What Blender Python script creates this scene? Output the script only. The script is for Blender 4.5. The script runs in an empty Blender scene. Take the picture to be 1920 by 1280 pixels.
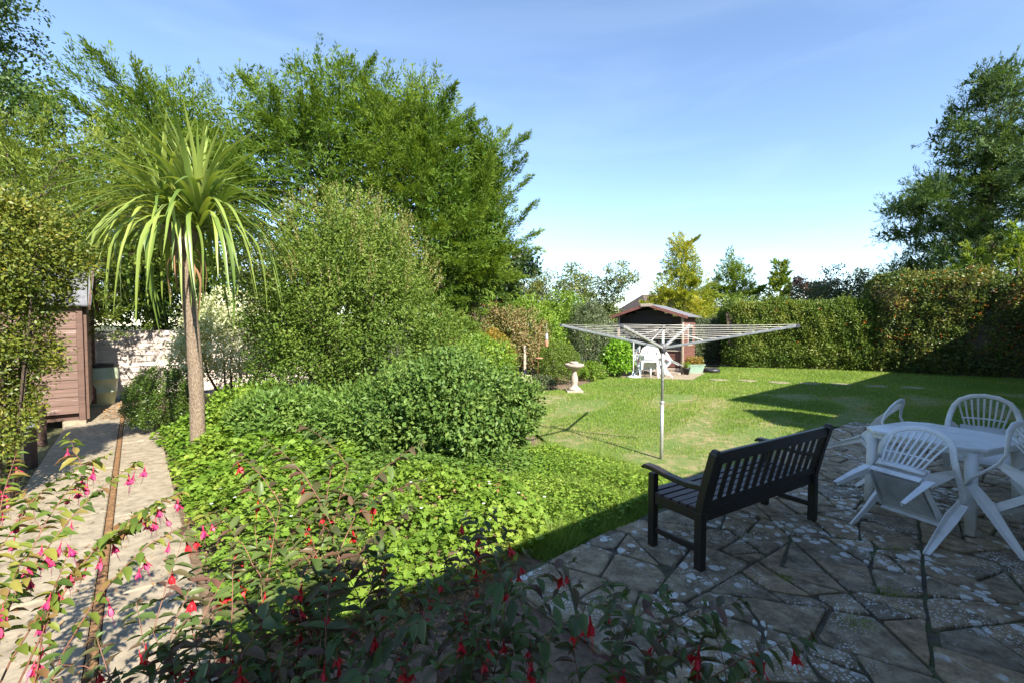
import bpy, math, random
import numpy as np
from mathutils import Vector, Matrix, Euler

R = math.radians
sc = bpy.context.scene
COL = sc.collection

# ------------------------------------------------------------------ camera, sky, sun, exposure
cam_d = bpy.data.cameras.new('camera'); cam = bpy.data.objects.new('camera', cam_d); COL.objects.link(cam)
cam.location = (0, 0, 1.77); cam.rotation_euler = (R(90 - 2.15), 0, 0)
cam_d.sensor_width = 36; cam_d.lens = 16; cam_d.clip_start = .05; cam_d.clip_end = 2000
sc.camera = cam
SUN_EL = R(37); SUN_H = Vector((.55, -.835, 0)).normalized()
world = bpy.data.worlds.new('World'); sc.world = world; world.use_nodes = True
wt = world.node_tree; wt.nodes.clear()
wo = wt.nodes.new('ShaderNodeOutputWorld'); bg = wt.nodes.new('ShaderNodeBackground'); sky = wt.nodes.new('ShaderNodeTexSky')
sky.sky_type = 'NISHITA'; sky.sun_disc = False; sky.sun_elevation = SUN_EL
sky.sun_rotation = math.atan2(SUN_H.x, SUN_H.y); sky.air_density = .9; sky.dust_density = .05; sky.ozone_density = 2.0
# thin high cirrus, the same all round
tc = wt.nodes.new('ShaderNodeTexCoord'); mp = wt.nodes.new('ShaderNodeMapping'); nz = wt.nodes.new('ShaderNodeTexNoise')
mp.inputs['Scale'].default_value = (1.2, 2.6, 7); mp.inputs['Rotation'].default_value = (0, .25, .5)
nz.inputs['Scale'].default_value = 1.6; nz.inputs['Detail'].default_value = 7; nz.inputs['Distortion'].default_value = .6
cr = wt.nodes.new('ShaderNodeValToRGB'); cr.color_ramp.elements[0].position = .46; cr.color_ramp.elements[1].position = .85
cr.color_ramp.elements[0].color = (0, 0, 0, 1); cr.color_ramp.elements[1].color = (.045, .045, .045, 1)
mx = wt.nodes.new('ShaderNodeMixRGB'); mx.inputs['Color2'].default_value = (8.5, 9.2, 10.0, 1)
wt.links.new(tc.outputs['Generated'], mp.inputs['Vector']); wt.links.new(mp.outputs[0], nz.inputs['Vector'])
wt.links.new(nz.outputs['Fac'], cr.inputs[0]); wt.links.new(cr.outputs[0], mx.inputs['Fac'])
wt.links.new(sky.outputs[0], mx.inputs['Color1']); wt.links.new(mx.outputs[0], bg.inputs['Color'])
bg.inputs['Strength'].default_value = .108
wt.links.new(bg.outputs[0], wo.inputs[0])
sd = bpy.data.lights.new('sun', 'SUN'); so = bpy.data.objects.new('sun', sd); COL.objects.link(so)
sd.energy = 5.0; sd.angle = R(.5); sd.color = (1, .93, .80)
sun_dir = Vector((SUN_H.x * math.cos(SUN_EL), SUN_H.y * math.cos(SUN_EL), math.sin(SUN_EL)))
so.rotation_euler = (-sun_dir).to_track_quat('-Z', 'Y').to_euler(); so.location = sun_dir * 30
sc.view_settings.view_transform = 'Standard'; sc.view_settings.look = 'None'
sc.view_settings.gamma = 1; sc.view_settings.exposure = 1.55; sc.view_settings.use_curve_mapping = False
try:
    sc.cycles.max_bounces = 8; sc.cycles.transparent_max_bounces = 8
except Exception: pass

# the house and everything square to it: d along its wall, n out into the garden
ED = Vector((.77, .638, 0)); EN = Vector((-.638, .77, 0)); YAW = math.atan2(.638, .77)
def W(d, n, z=0.0): v = ED * d + EN * n; return Vector((v.x, v.y, z))

# ------------------------------------------------------------------ materials
MATS = {}
def nodes_of(name):
    m = bpy.data.materials.new(name); m.use_nodes = True; nt = m.node_tree
    b = nt.nodes['Principled BSDF']; return m, nt, b
def ramp(nt, src, stops):
    r = nt.nodes.new('ShaderNodeValToRGB'); e = r.color_ramp.elements
    while len(e) < len(stops): e.new(.5)
    for i, (p, c) in enumerate(stops): e[i].position = p; e[i].color = (*c, 1)
    nt.links.new(src, r.inputs[0]); return r
def noise(nt, scale, detail=5, rough=.6, coord='Object', stretch=None, dist=0):
    t = nt.nodes.new('ShaderNodeTexCoord'); n = nt.nodes.new('ShaderNodeTexNoise')
    n.inputs['Scale'].default_value = scale; n.inputs['Detail'].default_value = detail; n.inputs['Roughness'].default_value = rough
    n.inputs['Distortion'].default_value = dist
    if stretch:
        m = nt.nodes.new('ShaderNodeMapping'); m.inputs['Scale'].default_value = stretch
        nt.links.new(t.outputs[coord], m.inputs[0]); nt.links.new(m.outputs[0], n.inputs['Vector'])
    else: nt.links.new(t.outputs[coord], n.inputs['Vector'])
    return n
def bump(nt, b, src, strength=.3, dist=.01):
    bp = nt.nodes.new('ShaderNodeBump'); bp.inputs['Strength'].default_value = strength; bp.inputs['Distance'].default_value = dist
    nt.links.new(src, bp.inputs['Height']); nt.links.new(bp.outputs[0], b.inputs['Normal'])
def mixc(nt, fac, a, b):
    m = nt.nodes.new('ShaderNodeMixRGB')
    for s, k in ((fac, 'Fac'), (a, 'Color1'), (b, 'Color2')):
        if isinstance(s, (int, float)): m.inputs[k].default_value = s
        elif isinstance(s, tuple): m.inputs[k].default_value = (*s, 1)
        else: nt.links.new(s, m.inputs[k])
    return m.outputs[0]

def leaf_mat(name, cols, trans=.35, rough=.45, spec=.4):
    """cols: colours spread over the leaves at random; attribute rnd is one number for each leaf"""
    m, nt, b = nodes_of(name)
    a = nt.nodes.new('ShaderNodeAttribute'); a.attribute_name = 'rnd'
    cols = [tuple(min(.9, v * 1.12) for v in c) for c in cols]; n = len(cols); r = ramp(nt, a.outputs['Fac'], [(i / (n - 1), c) for i, c in enumerate(cols)])
    nt.links.new(r.outputs[0], b.inputs['Base Color']); b.inputs['Roughness'].default_value = rough
    b.inputs['Specular IOR Level'].default_value = spec
    t = nt.nodes.new('ShaderNodeBsdfTranslucent'); g = nt.nodes.new('ShaderNodeMixRGB'); g.blend_type = 'MULTIPLY'; g.inputs[0].default_value = 1
    g.inputs['Color2'].default_value = (1.25, 1.2, .55, 1); nt.links.new(r.outputs[0], g.inputs['Color1']); nt.links.new(g.outputs[0], t.inputs[0])
    s = nt.nodes.new('ShaderNodeMixShader'); s.inputs[0].default_value = trans
    nt.links.new(b.outputs[0], s.inputs[1]); nt.links.new(t.outputs[0], s.inputs[2])
    nt.links.new(s.outputs[0], nt.nodes['Material Output'].inputs[0]); return m

def plain(name, stops, scale=8, rough=.7, bmp=.2, bdist=.005, stretch=None, spec=.5, metal=0, detail=6, coord='Object'):
    m, nt, b = nodes_of(name); n = noise(nt, scale, detail, .65, coord, stretch)
    r = ramp(nt, n.outputs['Fac'], stops); nt.links.new(r.outputs[0], b.inputs['Base Color'])
    b.inputs['Roughness'].default_value = rough; b.inputs['Specular IOR Level'].default_value = spec; b.inputs['Metallic'].default_value = metal
    if bmp: bump(nt, b, n.outputs['Fac'], bmp, bdist)
    return m

def paving_mat():
    m, nt, b = nodes_of('old_stone')
    oi = nt.nodes.new('ShaderNodeObjectInfo')
    n1 = noise(nt, 7, 12, .78); n2 = noise(nt, 1.1, 4, .6)
    base = ramp(nt, n1.outputs['Fac'], [(.36, (.095, .075, .048)), (.47, (.215, .172, .115)), (.57, (.325, .27, .185)), (.68, (.50, .44, .34))])
    tint = ramp(nt, oi.outputs['Random'], [(0, (.78, .78, .80)), (.5, (1, .97, .92)), (1, (1.2, 1.08, .95))])
    mm = nt.nodes.new('ShaderNodeMixRGB'); mm.blend_type = 'MULTIPLY'; mm.inputs[0].default_value = 1
    nt.links.new(base.outputs[0], mm.inputs[1]); nt.links.new(tint.outputs[0], mm.inputs[2])
    # round white lichen, in colonies
    tc = nt.nodes.new('ShaderNodeTexCoord'); d = noise(nt, 9, 3, .6)
    addv = nt.nodes.new('ShaderNodeVectorMath'); addv.operation = 'MULTIPLY_ADD'; addv.inputs[1].default_value = (.05, .05, .05)
    nt.links.new(d.outputs['Color'], addv.inputs[0]); nt.links.new(tc.outputs['Object'], addv.inputs[2])
    def spots(scale, thr, clo, chi, cscale):
        v = nt.nodes.new('ShaderNodeTexVoronoi'); v.inputs['Scale'].default_value = scale; nt.links.new(addv.outputs[0], v.inputs['Vector'])
        v.voronoi_dimensions = '2D'
        sep = nt.nodes.new('ShaderNodeSeparateColor'); nt.links.new(v.outputs['Color'], sep.inputs[0])
        th = nt.nodes.new('ShaderNodeMath'); th.operation = 'MULTIPLY'; th.inputs[1].default_value = thr; nt.links.new(sep.outputs[0], th.inputs[0])
        lt = nt.nodes.new('ShaderNodeMath'); lt.operation = 'LESS_THAN'; nt.links.new(v.outputs['Distance'], lt.inputs[0]); nt.links.new(th.outputs[0], lt.inputs[1])
        c = noise(nt, cscale, 4, .6); cm = ramp(nt, c.outputs['Fac'], [(clo, (0, 0, 0)), (chi, (1, 1, 1))])
        o = nt.nodes.new('ShaderNodeMath'); o.operation = 'MULTIPLY'; nt.links.new(lt.outputs[0], o.inputs[0]); nt.links.new(cm.outputs[0], o.inputs[1]); return o
    s1 = spots(10, .44, .50, .55, 1.2); s2 = spots(48, .40, .50, .62, 2.0)
    mxm = nt.nodes.new('ShaderNodeMath'); mxm.operation = 'MAXIMUM'; nt.links.new(s1.outputs[0], mxm.inputs[0]); nt.links.new(s2.outputs[0], mxm.inputs[1])
    grn = ramp(nt, n2.outputs['Fac'], [(.55, (0, 0, 0)), (.75, (.5, .5, .5))])
    c0 = mixc(nt, grn.outputs[0], mm.outputs[0], (.06, .06, .026))
    n3 = noise(nt, 60, 3, .7); lich = ramp(nt, n3.outputs['Fac'], [(.3, (.40, .40, .38)), (.6, (.66, .66, .63))])
    nt.links.new(mixc(nt, mxm.outputs[0], c0, lich.outputs[0]), b.inputs['Base Color'])
    b.inputs['Roughness'].default_value = .85; bump(nt, b, n1.outputs['Fac'], .9, .02); return m

def lawn_mat():
    m, nt, b = nodes_of('lawn_turf')
    n1 = noise(nt, 55, 6, .7); n2 = noise(nt, .75, 5, .6); n3 = noise(nt, 6, 5, .7)
    g = ramp(nt, n1.outputs['Fac'], [(.3, (.055, .10, .014)), (.55, (.12, .19, .030)), (.8, (.20, .27, .06))])
    dry = ramp(nt, n2.outputs['Fac'], [(.44, (0, 0, 0)), (.60, (.85, .85, .85))])
    dry2 = ramp(nt, n3.outputs['Fac'], [(.4, (0, 0, 0)), (.6, (1, 1, 1))])
    f = nt.nodes.new('ShaderNodeMath'); f.operation = 'MULTIPLY'; nt.links.new(dry.outputs[0], f.inputs[0]); nt.links.new(dry2.outputs[0], f.inputs[1])
    nt.links.new(mixc(nt, f.outputs[0], g.outputs[0], (.36, .27, .15)), b.inputs['Base Color'])
    b.inputs['Roughness'].default_value = .9; bump(nt, b, n1.outputs['Fac'], .8, .03); return m

def board_mat(name, wood, paint, amount=.5, rough=.75):
    """weathered boards: wood grain with worn paint, both along local x"""
    m, nt, b = nodes_of(name); oi = nt.nodes.new('ShaderNodeObjectInfo')
    t = nt.nodes.new('ShaderNodeTexCoord'); ad = nt.nodes.new('ShaderNodeVectorMath'); ad.operation = 'ADD'
    cm = nt.nodes.new('ShaderNodeCombineXYZ'); mu = nt.nodes.new('ShaderNodeMath'); mu.operation = 'MULTIPLY'; mu.inputs[1].default_value = 40
    nt.links.new(oi.outputs['Random'], mu.inputs[0]); nt.links.new(mu.outputs[0], cm.inputs[0]); nt.links.new(mu.outputs[0], cm.inputs[2])
    nt.links.new(t.outputs['Object'], ad.inputs[0]); nt.links.new(cm.outputs[0], ad.inputs[1])
    mp = nt.nodes.new('ShaderNodeMapping'); mp.inputs['Scale'].default_value = (.9, 16, 22); nt.links.new(ad.outputs[0], mp.inputs[0])
    n = nt.nodes.new('ShaderNodeTexNoise'); n.inputs['Scale'].default_value = 1.4; n.inputs['Detail'].default_value = 7; n.inputs['Roughness'].default_value = .7
    nt.links.new(mp.outputs[0], n.inputs['Vector'])
    w = ramp(nt, n.outputs['Fac'], [(.25, tuple(c * .55 for c in wood)), (.5, wood), (.8, tuple(min(1, c * 1.45) for c in wood))])
    pm = ramp(nt, n.outputs['Fac'], [(1 - amount - .06, (0, 0, 0)), (1 - amount + .06, (1, 1, 1))])
    nt.links.new(mixc(nt, pm.outputs[0], w.outputs[0], paint), b.inputs['Base Color'])
    b.inputs['Roughness'].default_value = rough; bump(nt, b, n.outputs['Fac'], .4, .006); return m

M = dict(
    soil=plain('dry_soil', [(.3, (.07, .045, .028)), (.55, (.17, .115, .075)), (.8, (.30, .21, .15))], 14, .95, .9, .03),
    ground=plain('rough_ground', [(.3, (.05, .055, .02)), (.6, (.10, .10, .04)), (.8, (.16, .13, .06))], 3, .95, .5, .03),
    mortar=plain('mossy_mortar', [(.35, (.045, .038, .026)), (.48, (.10, .086, .06)), (.56, (.055, .085, .022)), (.66, (.22, .19, .14))], 4, .95, .8, .02),
    stone=paving_mat(), lawn=lawn_mat(),
    concrete=plain('path_concrete', [(.25, (.11, .088, .06)), (.42, (.225, .185, .13)), (.6, (.31, .258, .185)), (.8, (.40, .345, .26))], 11, .92, .7, .008, detail=14),
    rust=plain('rotten_timber', [(.3, (.09, .045, .018)), (.55, (.22, .115, .045)), (.8, (.33, .20, .09))], 30, .9, .8, .01),
    bench=plain('dark_stained_wood', [(.3, (.010, .006, .0045)), (.56, (.020, .013, .010)), (.70, (.038, .026, .02)), (.78, (.15, .12, .095))], 9, .42, .25, .003, (3, 14, 14)),
    seat=plain('worn_seat_wood', [(.3, (.022, .014, .016)), (.6, (.045, .03, .034)), (.78, (.085, .065, .065))], 9, .5, .3, .003, (3, 14, 14)),
    plastic=plain('white_garden_plastic', [(.22, (.42, .43, .42)), (.42, (.66, .675, .68)), (.7, (.78, .795, .81))], 6, .4, .05, .002, detail=9),
    plastic_grey=plain('grey_garden_plastic', [(.3, (.30, .32, .33)), (.7, (.52, .54, .55))], 9, .5, .06, .002),
    alu=plain('galvanised_steel', [(.3, (.34, .34, .33)), (.7, (.56, .56, .54))], 30, .45, .05, .001, metal=.55),
    cord=plain('pale_cord', [(.3, (.62, .58, .52)), (.7, (.78, .75, .70))], 40, .7, 0),
    cap=plain('dark_cap', [(.3, (.05, .05, .055)), (.7, (.11, .11, .12))], 10, .5, 0),
    caststone=plain('cast_stone', [(.3, (.24, .19, .155)), (.55, (.38, .31, .265)), (.8, (.48, .42, .37))], 14, .9, .6, .01),
    shed=board_mat('peeling_boards', (.125, .072, .054), (.36, .315, .29), .36),
    shed_post=board_mat('bare_post', (.10, .055, .04), (.33, .27, .23), .2),
    fence=plain('whitewashed_boards', [(.3, (.30, .245, .21)), (.5, (.41, .35, .315)), (.7, (.47, .41, .37))], 3, .9, .12, .003, (1, 1, 3)),
    felt=plain('grey_roof_felt', [(.3, (.09, .09, .098)), (.7, (.19, .19, .205))], 18, .9, .5, .004),
    cedar=board_mat('red_stained_boards', (.12, .05, .036), (.20, .105, .08), .25),
    darkwood=board_mat('dark_stained_boards', (.020, .012, .010), (.03, .02, .017), .3),
    greywood=board_mat('bleached_boards', (.34, .27, .22), (.46, .40, .35), .4),
    roofred=plain('weathered_fascia', [(.3, (.10, .035, .03)), (.7, (.22, .09, .075))], 12, .7, .3, .003),
    butt=plain('pale_green_plastic', [(.3, (.30, .36, .25)), (.7, (.40, .46, .33))], 4, .45, .04, .002),
    trough=plain('green_trough', [(.3, (.16, .25, .19)), (.7, (.24, .34, .27))], 6, .5, .05, .002),
    rubber=plain('black_plastic', [(.3, (.012, .012, .014)), (.7, (.03, .03, .033))], 8, .5, .1, .003),
    bluegrey=plain('pale_bucket', [(.3, (.45, .50, .56)), (.7, (.62, .67, .72))], 6, .4, .03, .002),
    tile=plain('brown_roof_tiles', [(.3, (.07, .05, .04)), (.7, (.14, .10, .08))], 6, .9, .5, .02),
    brick=plain('red_brick', [(.3, (.30, .11, .065)), (.7, (.48, .22, .14))], 8, .9, .4, .01),
    render=plain('wall_render', [(.3, (.55, .52, .47)), (.7, (.68, .65, .60))], 3, .9, .2, .004),
    clay=plain('terracotta', [(.3, (.30, .12, .07)), (.7, (.45, .21, .13))], 12, .8, .2, .003),
    bark=plain('brown_bark', [(.3, (.04, .026, .018)), (.55, (.10, .07, .05)), (.8, (.19, .14, .11))], 12, .95, 1, .03, (5, 5, 1)),
    palmbark=plain('corky_trunk', [(.3, (.10, .07, .045)), (.52, (.22, .165, .115)), (.8, (.36, .285, .215))], 16, .95, 1, .03, (4, 4, 1.6)),
    twig=plain('twig', [(.3, (.07, .045, .03)), (.7, (.16, .11, .075))], 20, .9, .3, .005),
    redtwig=plain('red_stem', [(.3, (.11, .045, .03)), (.7, (.22, .10, .06))], 20, .6, .1, .002),
)
def glass():
    m, nt, b = nodes_of('window_glass'); b.inputs['Base Color'].default_value = (.02, .025, .025, 1); b.inputs['Roughness'].default_value = .06
    n = noise(nt, 2, 2); bump(nt, b, n.outputs['Fac'], .03, .01); return m
M['glass'] = glass()
L = dict(
    cypress=leaf_mat('cypress_leaf', [(.045, .092, .012), (.085, .15, .018), (.145, .21, .028), (.225, .26, .042)], .34, .6, .2),
    cypress_dark=leaf_mat('dark_cypress_leaf', [(.028, .056, .016), (.05, .092, .022), (.085, .135, .03), (.14, .18, .042)], .24, .6, .2),
    gold=leaf_mat('golden_cypress_leaf', [(.065, .105, .012), (.115, .165, .02), (.19, .225, .028), (.29, .27, .045)], .32, .6),
    lonicera=leaf_mat('golden_small_leaf', [(.045, .075, .012), (.09, .125, .018), (.16, .18, .024), (.25, .20, .03)], .32, .45),
    shrub=leaf_mat('myrtle_leaf', [(.04, .082, .012), (.08, .135, .02), (.135, .19, .032), (.19, .22, .048)], .32, .5, .2),
    shrub_tip=leaf_mat('myrtle_shoot', [(.13, .155, .04), (.19, .185, .055), (.24, .17, .07)], .3, .45),
    round=leaf_mat('dull_green_leaf', [(.032, .08, .018), (.07, .135, .028), (.12, .195, .042), (.165, .23, .055)], .3, .5, .22),
    geranium=leaf_mat('lime_leaf', [(.065, .135, .016), (.115, .20, .024), (.175, .265, .034), (.26, .31, .055)], .34, .55, .25),
    cover=leaf_mat('bright_cover_leaf', [(.06, .13, .014), (.11, .20, .022), (.175, .27, .034), (.25, .31, .05)], .36, .5, .25),
    perennial=leaf_mat('grey_green_leaf', [(.06, .13, .026), (.11, .19, .036), (.17, .25, .055)], .34, .5, .25),
    grass=leaf_mat('grass_blade', [(.08, .15, .014), (.14, .23, .024), (.22, .30, .045), (.34, .30, .12)], .38, .5),
    longgrass=leaf_mat('long_grass_blade', [(.075, .15, .016), (.13, .22, .028), (.22, .30, .05), (.33, .34, .11)], .36, .5),
    box=leaf_mat('box_leaf', [(.03, .065, .010), (.06, .105, .016), (.11, .16, .026)], .22, .35),
    dome=leaf_mat('clipped_leaf', [(.055, .10, .014), (.10, .155, .02), (.16, .21, .032)], .28, .45),
    goldbush=leaf_mat('bronze_gold_leaf', [(.10, .12, .016), (.19, .17, .022), (.28, .19, .026), (.30, .14, .03)], .3, .5),
    pale=leaf_mat('variegated_leaf', [(.14, .20, .06), (.36, .40, .20), (.56, .56, .38), (.62, .60, .45)], .32, .45),
    choisya=leaf_mat('glossy_lime_leaf', [(.08, .20, .015), (.15, .30, .025), (.24, .38, .04)], .34, .3),
    far=leaf_mat('mixed_far_leaf', [(.04, .075, .018), (.08, .12, .03), (.14, .17, .045), (.22, .19, .05)], .3, .5),
    fardark=leaf_mat('dark_far_leaf', [(.018, .04, .014), (.035, .065, .02), (.06, .095, .03)], .24, .45),
    greygreen=leaf_mat('olive_grey_leaf', [(.05, .075, .035), (.09, .12, .055), (.14, .17, .08)], .26, .5),
    purple=leaf_mat('purple_leaf', [(.035, .018, .022), (.065, .035, .035), (.09, .06, .04)], .25, .5),
    brownish=leaf_mat('brown_topped_leaf', [(.06, .10, .02), (.13, .15, .04), (.24, .17, .075), (.30, .18, .11)], .28, .55),
    hedge=leaf_mat('privet_leaf', [(.035, .07, .012), (.075, .125, .018), (.135, .185, .03), (.21, .21, .045)], .3, .5, .25),
    pyra=leaf_mat('firethorn_leaf', [(.03, .055, .012), (.06, .095, .018), (.115, .145, .028), (.22, .15, .04)], .28, .45, .3),
    tree=leaf_mat('broad_tree_leaf', [(.028, .06, .014), (.05, .095, .02), (.09, .14, .03)], .3, .45),
    ivy=leaf_mat('ivy_leaf', [(.03, .06, .012), (.055, .10, .018), (.10, .15, .03)], .24, .33),
    fuchsia=leaf_mat('fuchsia_leaf', [(.055, .10, .02), (.10, .16, .028), (.17, .21, .036), (.26, .26, .05), (.22, .10, .06)], .45, .5, .3),
    fuchsia_red=leaf_mat('purple_green_leaf', [(.11, .055, .04), (.075, .075, .03), (.06, .10, .026), (.08, .125, .032), (.10, .15, .04), (.10, .10, .04), (.15, .065, .055)], .34, .45),
    palm=leaf_mat('cordyline_leaf', [(.09, .15, .03), (.155, .215, .042), (.24, .29, .065)], .28, .36, .5),
)
def flat(name, col, rough=.5, trans=.3):
    return leaf_mat(name, [col, col], trans, rough)
L['fargold'] = leaf_mat('bright_gold_leaf', [(.09, .155, .015), (.18, .235, .02), (.30, .31, .03), (.42, .38, .05)], .32, .6)
L['red'] = flat('fuchsia_red', (.62, .022, .035), .45, .35); L['pink'] = flat('fuchsia_pink', (.72, .06, .16), .45, .35)
L['berry'] = leaf_mat('orange_berry', [(.48, .09, .012), (.58, .17, .02), (.40, .05, .012)], .1, .35)
L['whiteflower'] = leaf_mat('white_petal', [(.75, .72, .74), (.85, .82, .85)], .3, .5)
L['dead'] = leaf_mat('dry_leaf', [(.22, .10, .04), (.32, .19, .09), (.14, .08, .045)], .2, .6)

# ------------------------------------------------------------------ mesh helpers
class MB:
    def __init__(s): s.v = []; s.f = []
    def add(s, vs, fs):
        o = len(s.v); s.v += [tuple(v) for v in vs]; s.f += [tuple(i + o for i in f) for f in fs]; return s
    def box(s, c, size, rot=None):
        x, y, z = [k / 2 for k in size]
        vs = [Vector(p) for p in ((-x, -y, -z), (x, -y, -z), (x, y, -z), (-x, y, -z), (-x, -y, z), (x, -y, z), (x, y, z), (-x, y, z))]
        if rot is not None: vs = [rot @ v for v in vs]
        return s.add([v + Vector(c) for v in vs], [(0, 3, 2, 1), (4, 5, 6, 7), (0, 1, 5, 4), (1, 2, 6, 5), (2, 3, 7, 6), (3, 0, 4, 7)])
    def bar(s, p0, p1, w, h, up=(0, 0, 1), w1=None, h1=None):
        p0 = Vector(p0); p1 = Vector(p1); a = (p1 - p0).normalized(); sd = a.cross(Vector(up)).normalized(); u = sd.cross(a)
        w1 = w if w1 is None else w1; h1 = h if h1 is None else h1
        q = [p0 + sd * i * w / 2 + u * j * h / 2 for i, j in ((-1, -1), (1, -1), (1, 1), (-1, 1))]
        q += [p1 + sd * i * w1 / 2 + u * j * h1 / 2 for i, j in ((-1, -1), (1, -1), (1, 1), (-1, 1))]
        return s.add(q, [(0, 3, 2, 1), (4, 5, 6, 7), (0, 1, 5, 4), (1, 2, 6, 5), (2, 3, 7, 6), (3, 0, 4, 7)])
    def loft(s, pts, secs, ups=None, cap=True):
        """secs: a cross-section (list of (a,b)) for each point; a sideways, b up"""
        pts = [Vector(p) for p in pts]; n = len(secs[0]); vs = []
        for i, p in enumerate(pts):
            t = (pts[min(i + 1, len(pts) - 1)] - pts[max(i - 1, 0)]).normalized()
            up = Vector(ups[i]) if ups else (Vector((0, 0, 1)) if abs(t.z) < .95 else Vector((0, 1, 0)))
            sd = t.cross(up).normalized(); u = sd.cross(t)
            vs += [p + sd * a + u * b for a, b in secs[i]]
        fs = [(i * n + k, i * n + (k + 1) % n, (i + 1) * n + (k + 1) % n, (i + 1) * n + k) for i in range(len(pts) - 1) for k in range(n)]
        if cap: fs += [tuple(range(n))[::-1], tuple((len(pts) - 1) * n + k for k in range(n))]
        return s.add(vs, fs)
    def tube(s, pts, rad, n=8, cap=True):
        rad = [rad] * len(pts) if isinstance(rad, (int, float)) else rad
        return s.loft(pts, [[(r * math.cos(6.2832 * k / n), r * math.sin(6.2832 * k / n)) for k in range(n)] for r in rad], None, cap)
    def lathe(s, prof, n=20, c=(0, 0, 0)):
        vs = [(c[0] + r * math.cos(6.2832 * k / n), c[1] + r * math.sin(6.2832 * k / n), c[2] + z) for r, z in prof for k in range(n)]
        fs = [(i * n + k, i * n + (k + 1) % n, (i + 1) * n + (k + 1) % n, (i + 1) * n + k) for i in range(len(prof) - 1) for k in range(n)]
        fs += [tuple(range(n))[::-1], tuple((len(prof) - 1) * n + k for k in range(n))]
        return s.add(vs, fs)
    def prism(s, poly, z0, z1):
        n = len(poly); vs = [(x, y, z0) for x, y in poly] + [(x, y, z1) for x, y in poly]
        return s.add(vs, [tuple(range(n))[::-1], tuple(range(n, 2 * n))] + [(k, (k + 1) % n, n + (k + 1) % n, n + k) for k in range(n)])
    def mesh(s, name, mat, smooth=False):
        me = bpy.data.meshes.new(name); me.from_pydata(s.v, [], s.f); me.update()
        if mat: me.materials.append(mat)
        if smooth: me.polygons.foreach_set('use_smooth', [True] * len(me.polygons))
        return me
    def build(s, name, mat, parent=None, smooth=False, bevel=0, loc=None):
        o = link(name, s.mesh(name, mat, smooth), parent)
        if loc is not None: o.location = loc
        if bevel:
            b = o.modifiers.new('bevel', 'BEVEL'); b.width = bevel; b.segments = 2; b.limit_method = 'ANGLE'
        return o
def link(name, me, parent=None):
    o = bpy.data.objects.new(name, me); COL.objects.link(o)
    if parent: o.parent = parent
    return o
def tag(o, label=None, cat=None, group=None, kind=None):
    for k, v in (('label', label), ('category', cat), ('group', group), ('kind', kind)):
        if v: o[k] = v
    return o
def thing(name, label, cat, loc=(0, 0, 0), rz=0, group=None):
    o = bpy.data.objects.new(name, None); COL.objects.link(o); o.empty_display_size = .2
    o.location = loc; o.rotation_euler = (0, 0, rz); return tag(o, label, cat, group)
def struct(name, mb, mat, parent=None): 
    o = mb.build(name, mat, parent); o['kind'] = 'structure'; return o

def unit(a): return a / np.maximum(np.linalg.norm(a, axis=-1, keepdims=True), 1e-9)
# leaf outlines: (along 0..1, across -1..1, lift)
SHAPES = dict(
    diamond=[(0, 0, 0), (.45, -.5, .12), (1, 0, -.06), (.45, .5, .12)],
    blade=[(0, -.5, 0), (0, .5, 0), (1, 0, 0)],
    oval=[(0, 0, 0), (.28, -.42, .10), (.68, -.38, .08), (1, 0, -.1), (.68, .38, .08), (.28, .42, .10)],
    lobed=[(0, 0, 0), (-.08, -.38, .1), (.34, -.26, .02), (.46, -.56, .12), (.66, -.24, .03), (1, -.16, -.06), (1, .16, -.06), (.66, .24, .03), (.46, .56, .12), (.34, .26, .02), (-.08, .38, .1)],
)
T_FOLD = ([(0, 0, 0), (.34, 0, -.02), (.68, 0, -.10), (1, 0, -.26), (.07, -.15, .06), (.32, -.42, .16), (.66, -.34, .06), (.07, .15, .06), (.32, .42, .16), (.66, .34, .06)],
          [(0, 1, 5), (0, 5, 4), (1, 2, 6), (1, 6, 5), (2, 3, 6), (0, 8, 1), (0, 7, 8), (1, 9, 2), (1, 8, 9), (2, 9, 3)])
def fold_leaves(name, P, A, N, ln, wd, mat, parent, rnd):
    """larger leaves with a midrib fold and a drooping tip"""
    P = np.asarray(P, float); n = len(P); A = unit(np.asarray(A, float)); S = unit(np.cross(A, np.asarray(N, float))); U = np.cross(S, A); ln = np.asarray(ln)[:, None]; wd = np.asarray(wd)[:, None]
    vt, ft = T_FOLD; k = len(vt); V = np.stack([P + A * ln * a + S * wd * b + U * ln * c * .8 for a, b, c in vt], 1).reshape(-1, 3); F = (np.array(ft)[None] + (np.arange(n) * k)[:, None, None]).reshape(-1, 3)
    me = bpy.data.meshes.new(name); me.vertices.add(len(V)); me.vertices.foreach_set('co', V.ravel().astype(np.float32)); me.loops.add(F.size); me.loops.foreach_set('vertex_index', F.ravel().astype(np.int32))
    me.polygons.add(len(F)); me.polygons.foreach_set('loop_start', np.arange(0, F.size, 3, dtype=np.int32))
    at = me.attributes.new('rnd', 'FLOAT', 'FACE'); at.data.foreach_set('value', np.repeat(np.asarray(rnd), len(ft)).astype(np.float32)); me.materials.append(mat); me.update(calc_edges=True); me.polygons.foreach_set('use_smooth', [True] * len(F))
    return link(name, me, parent)
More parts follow.
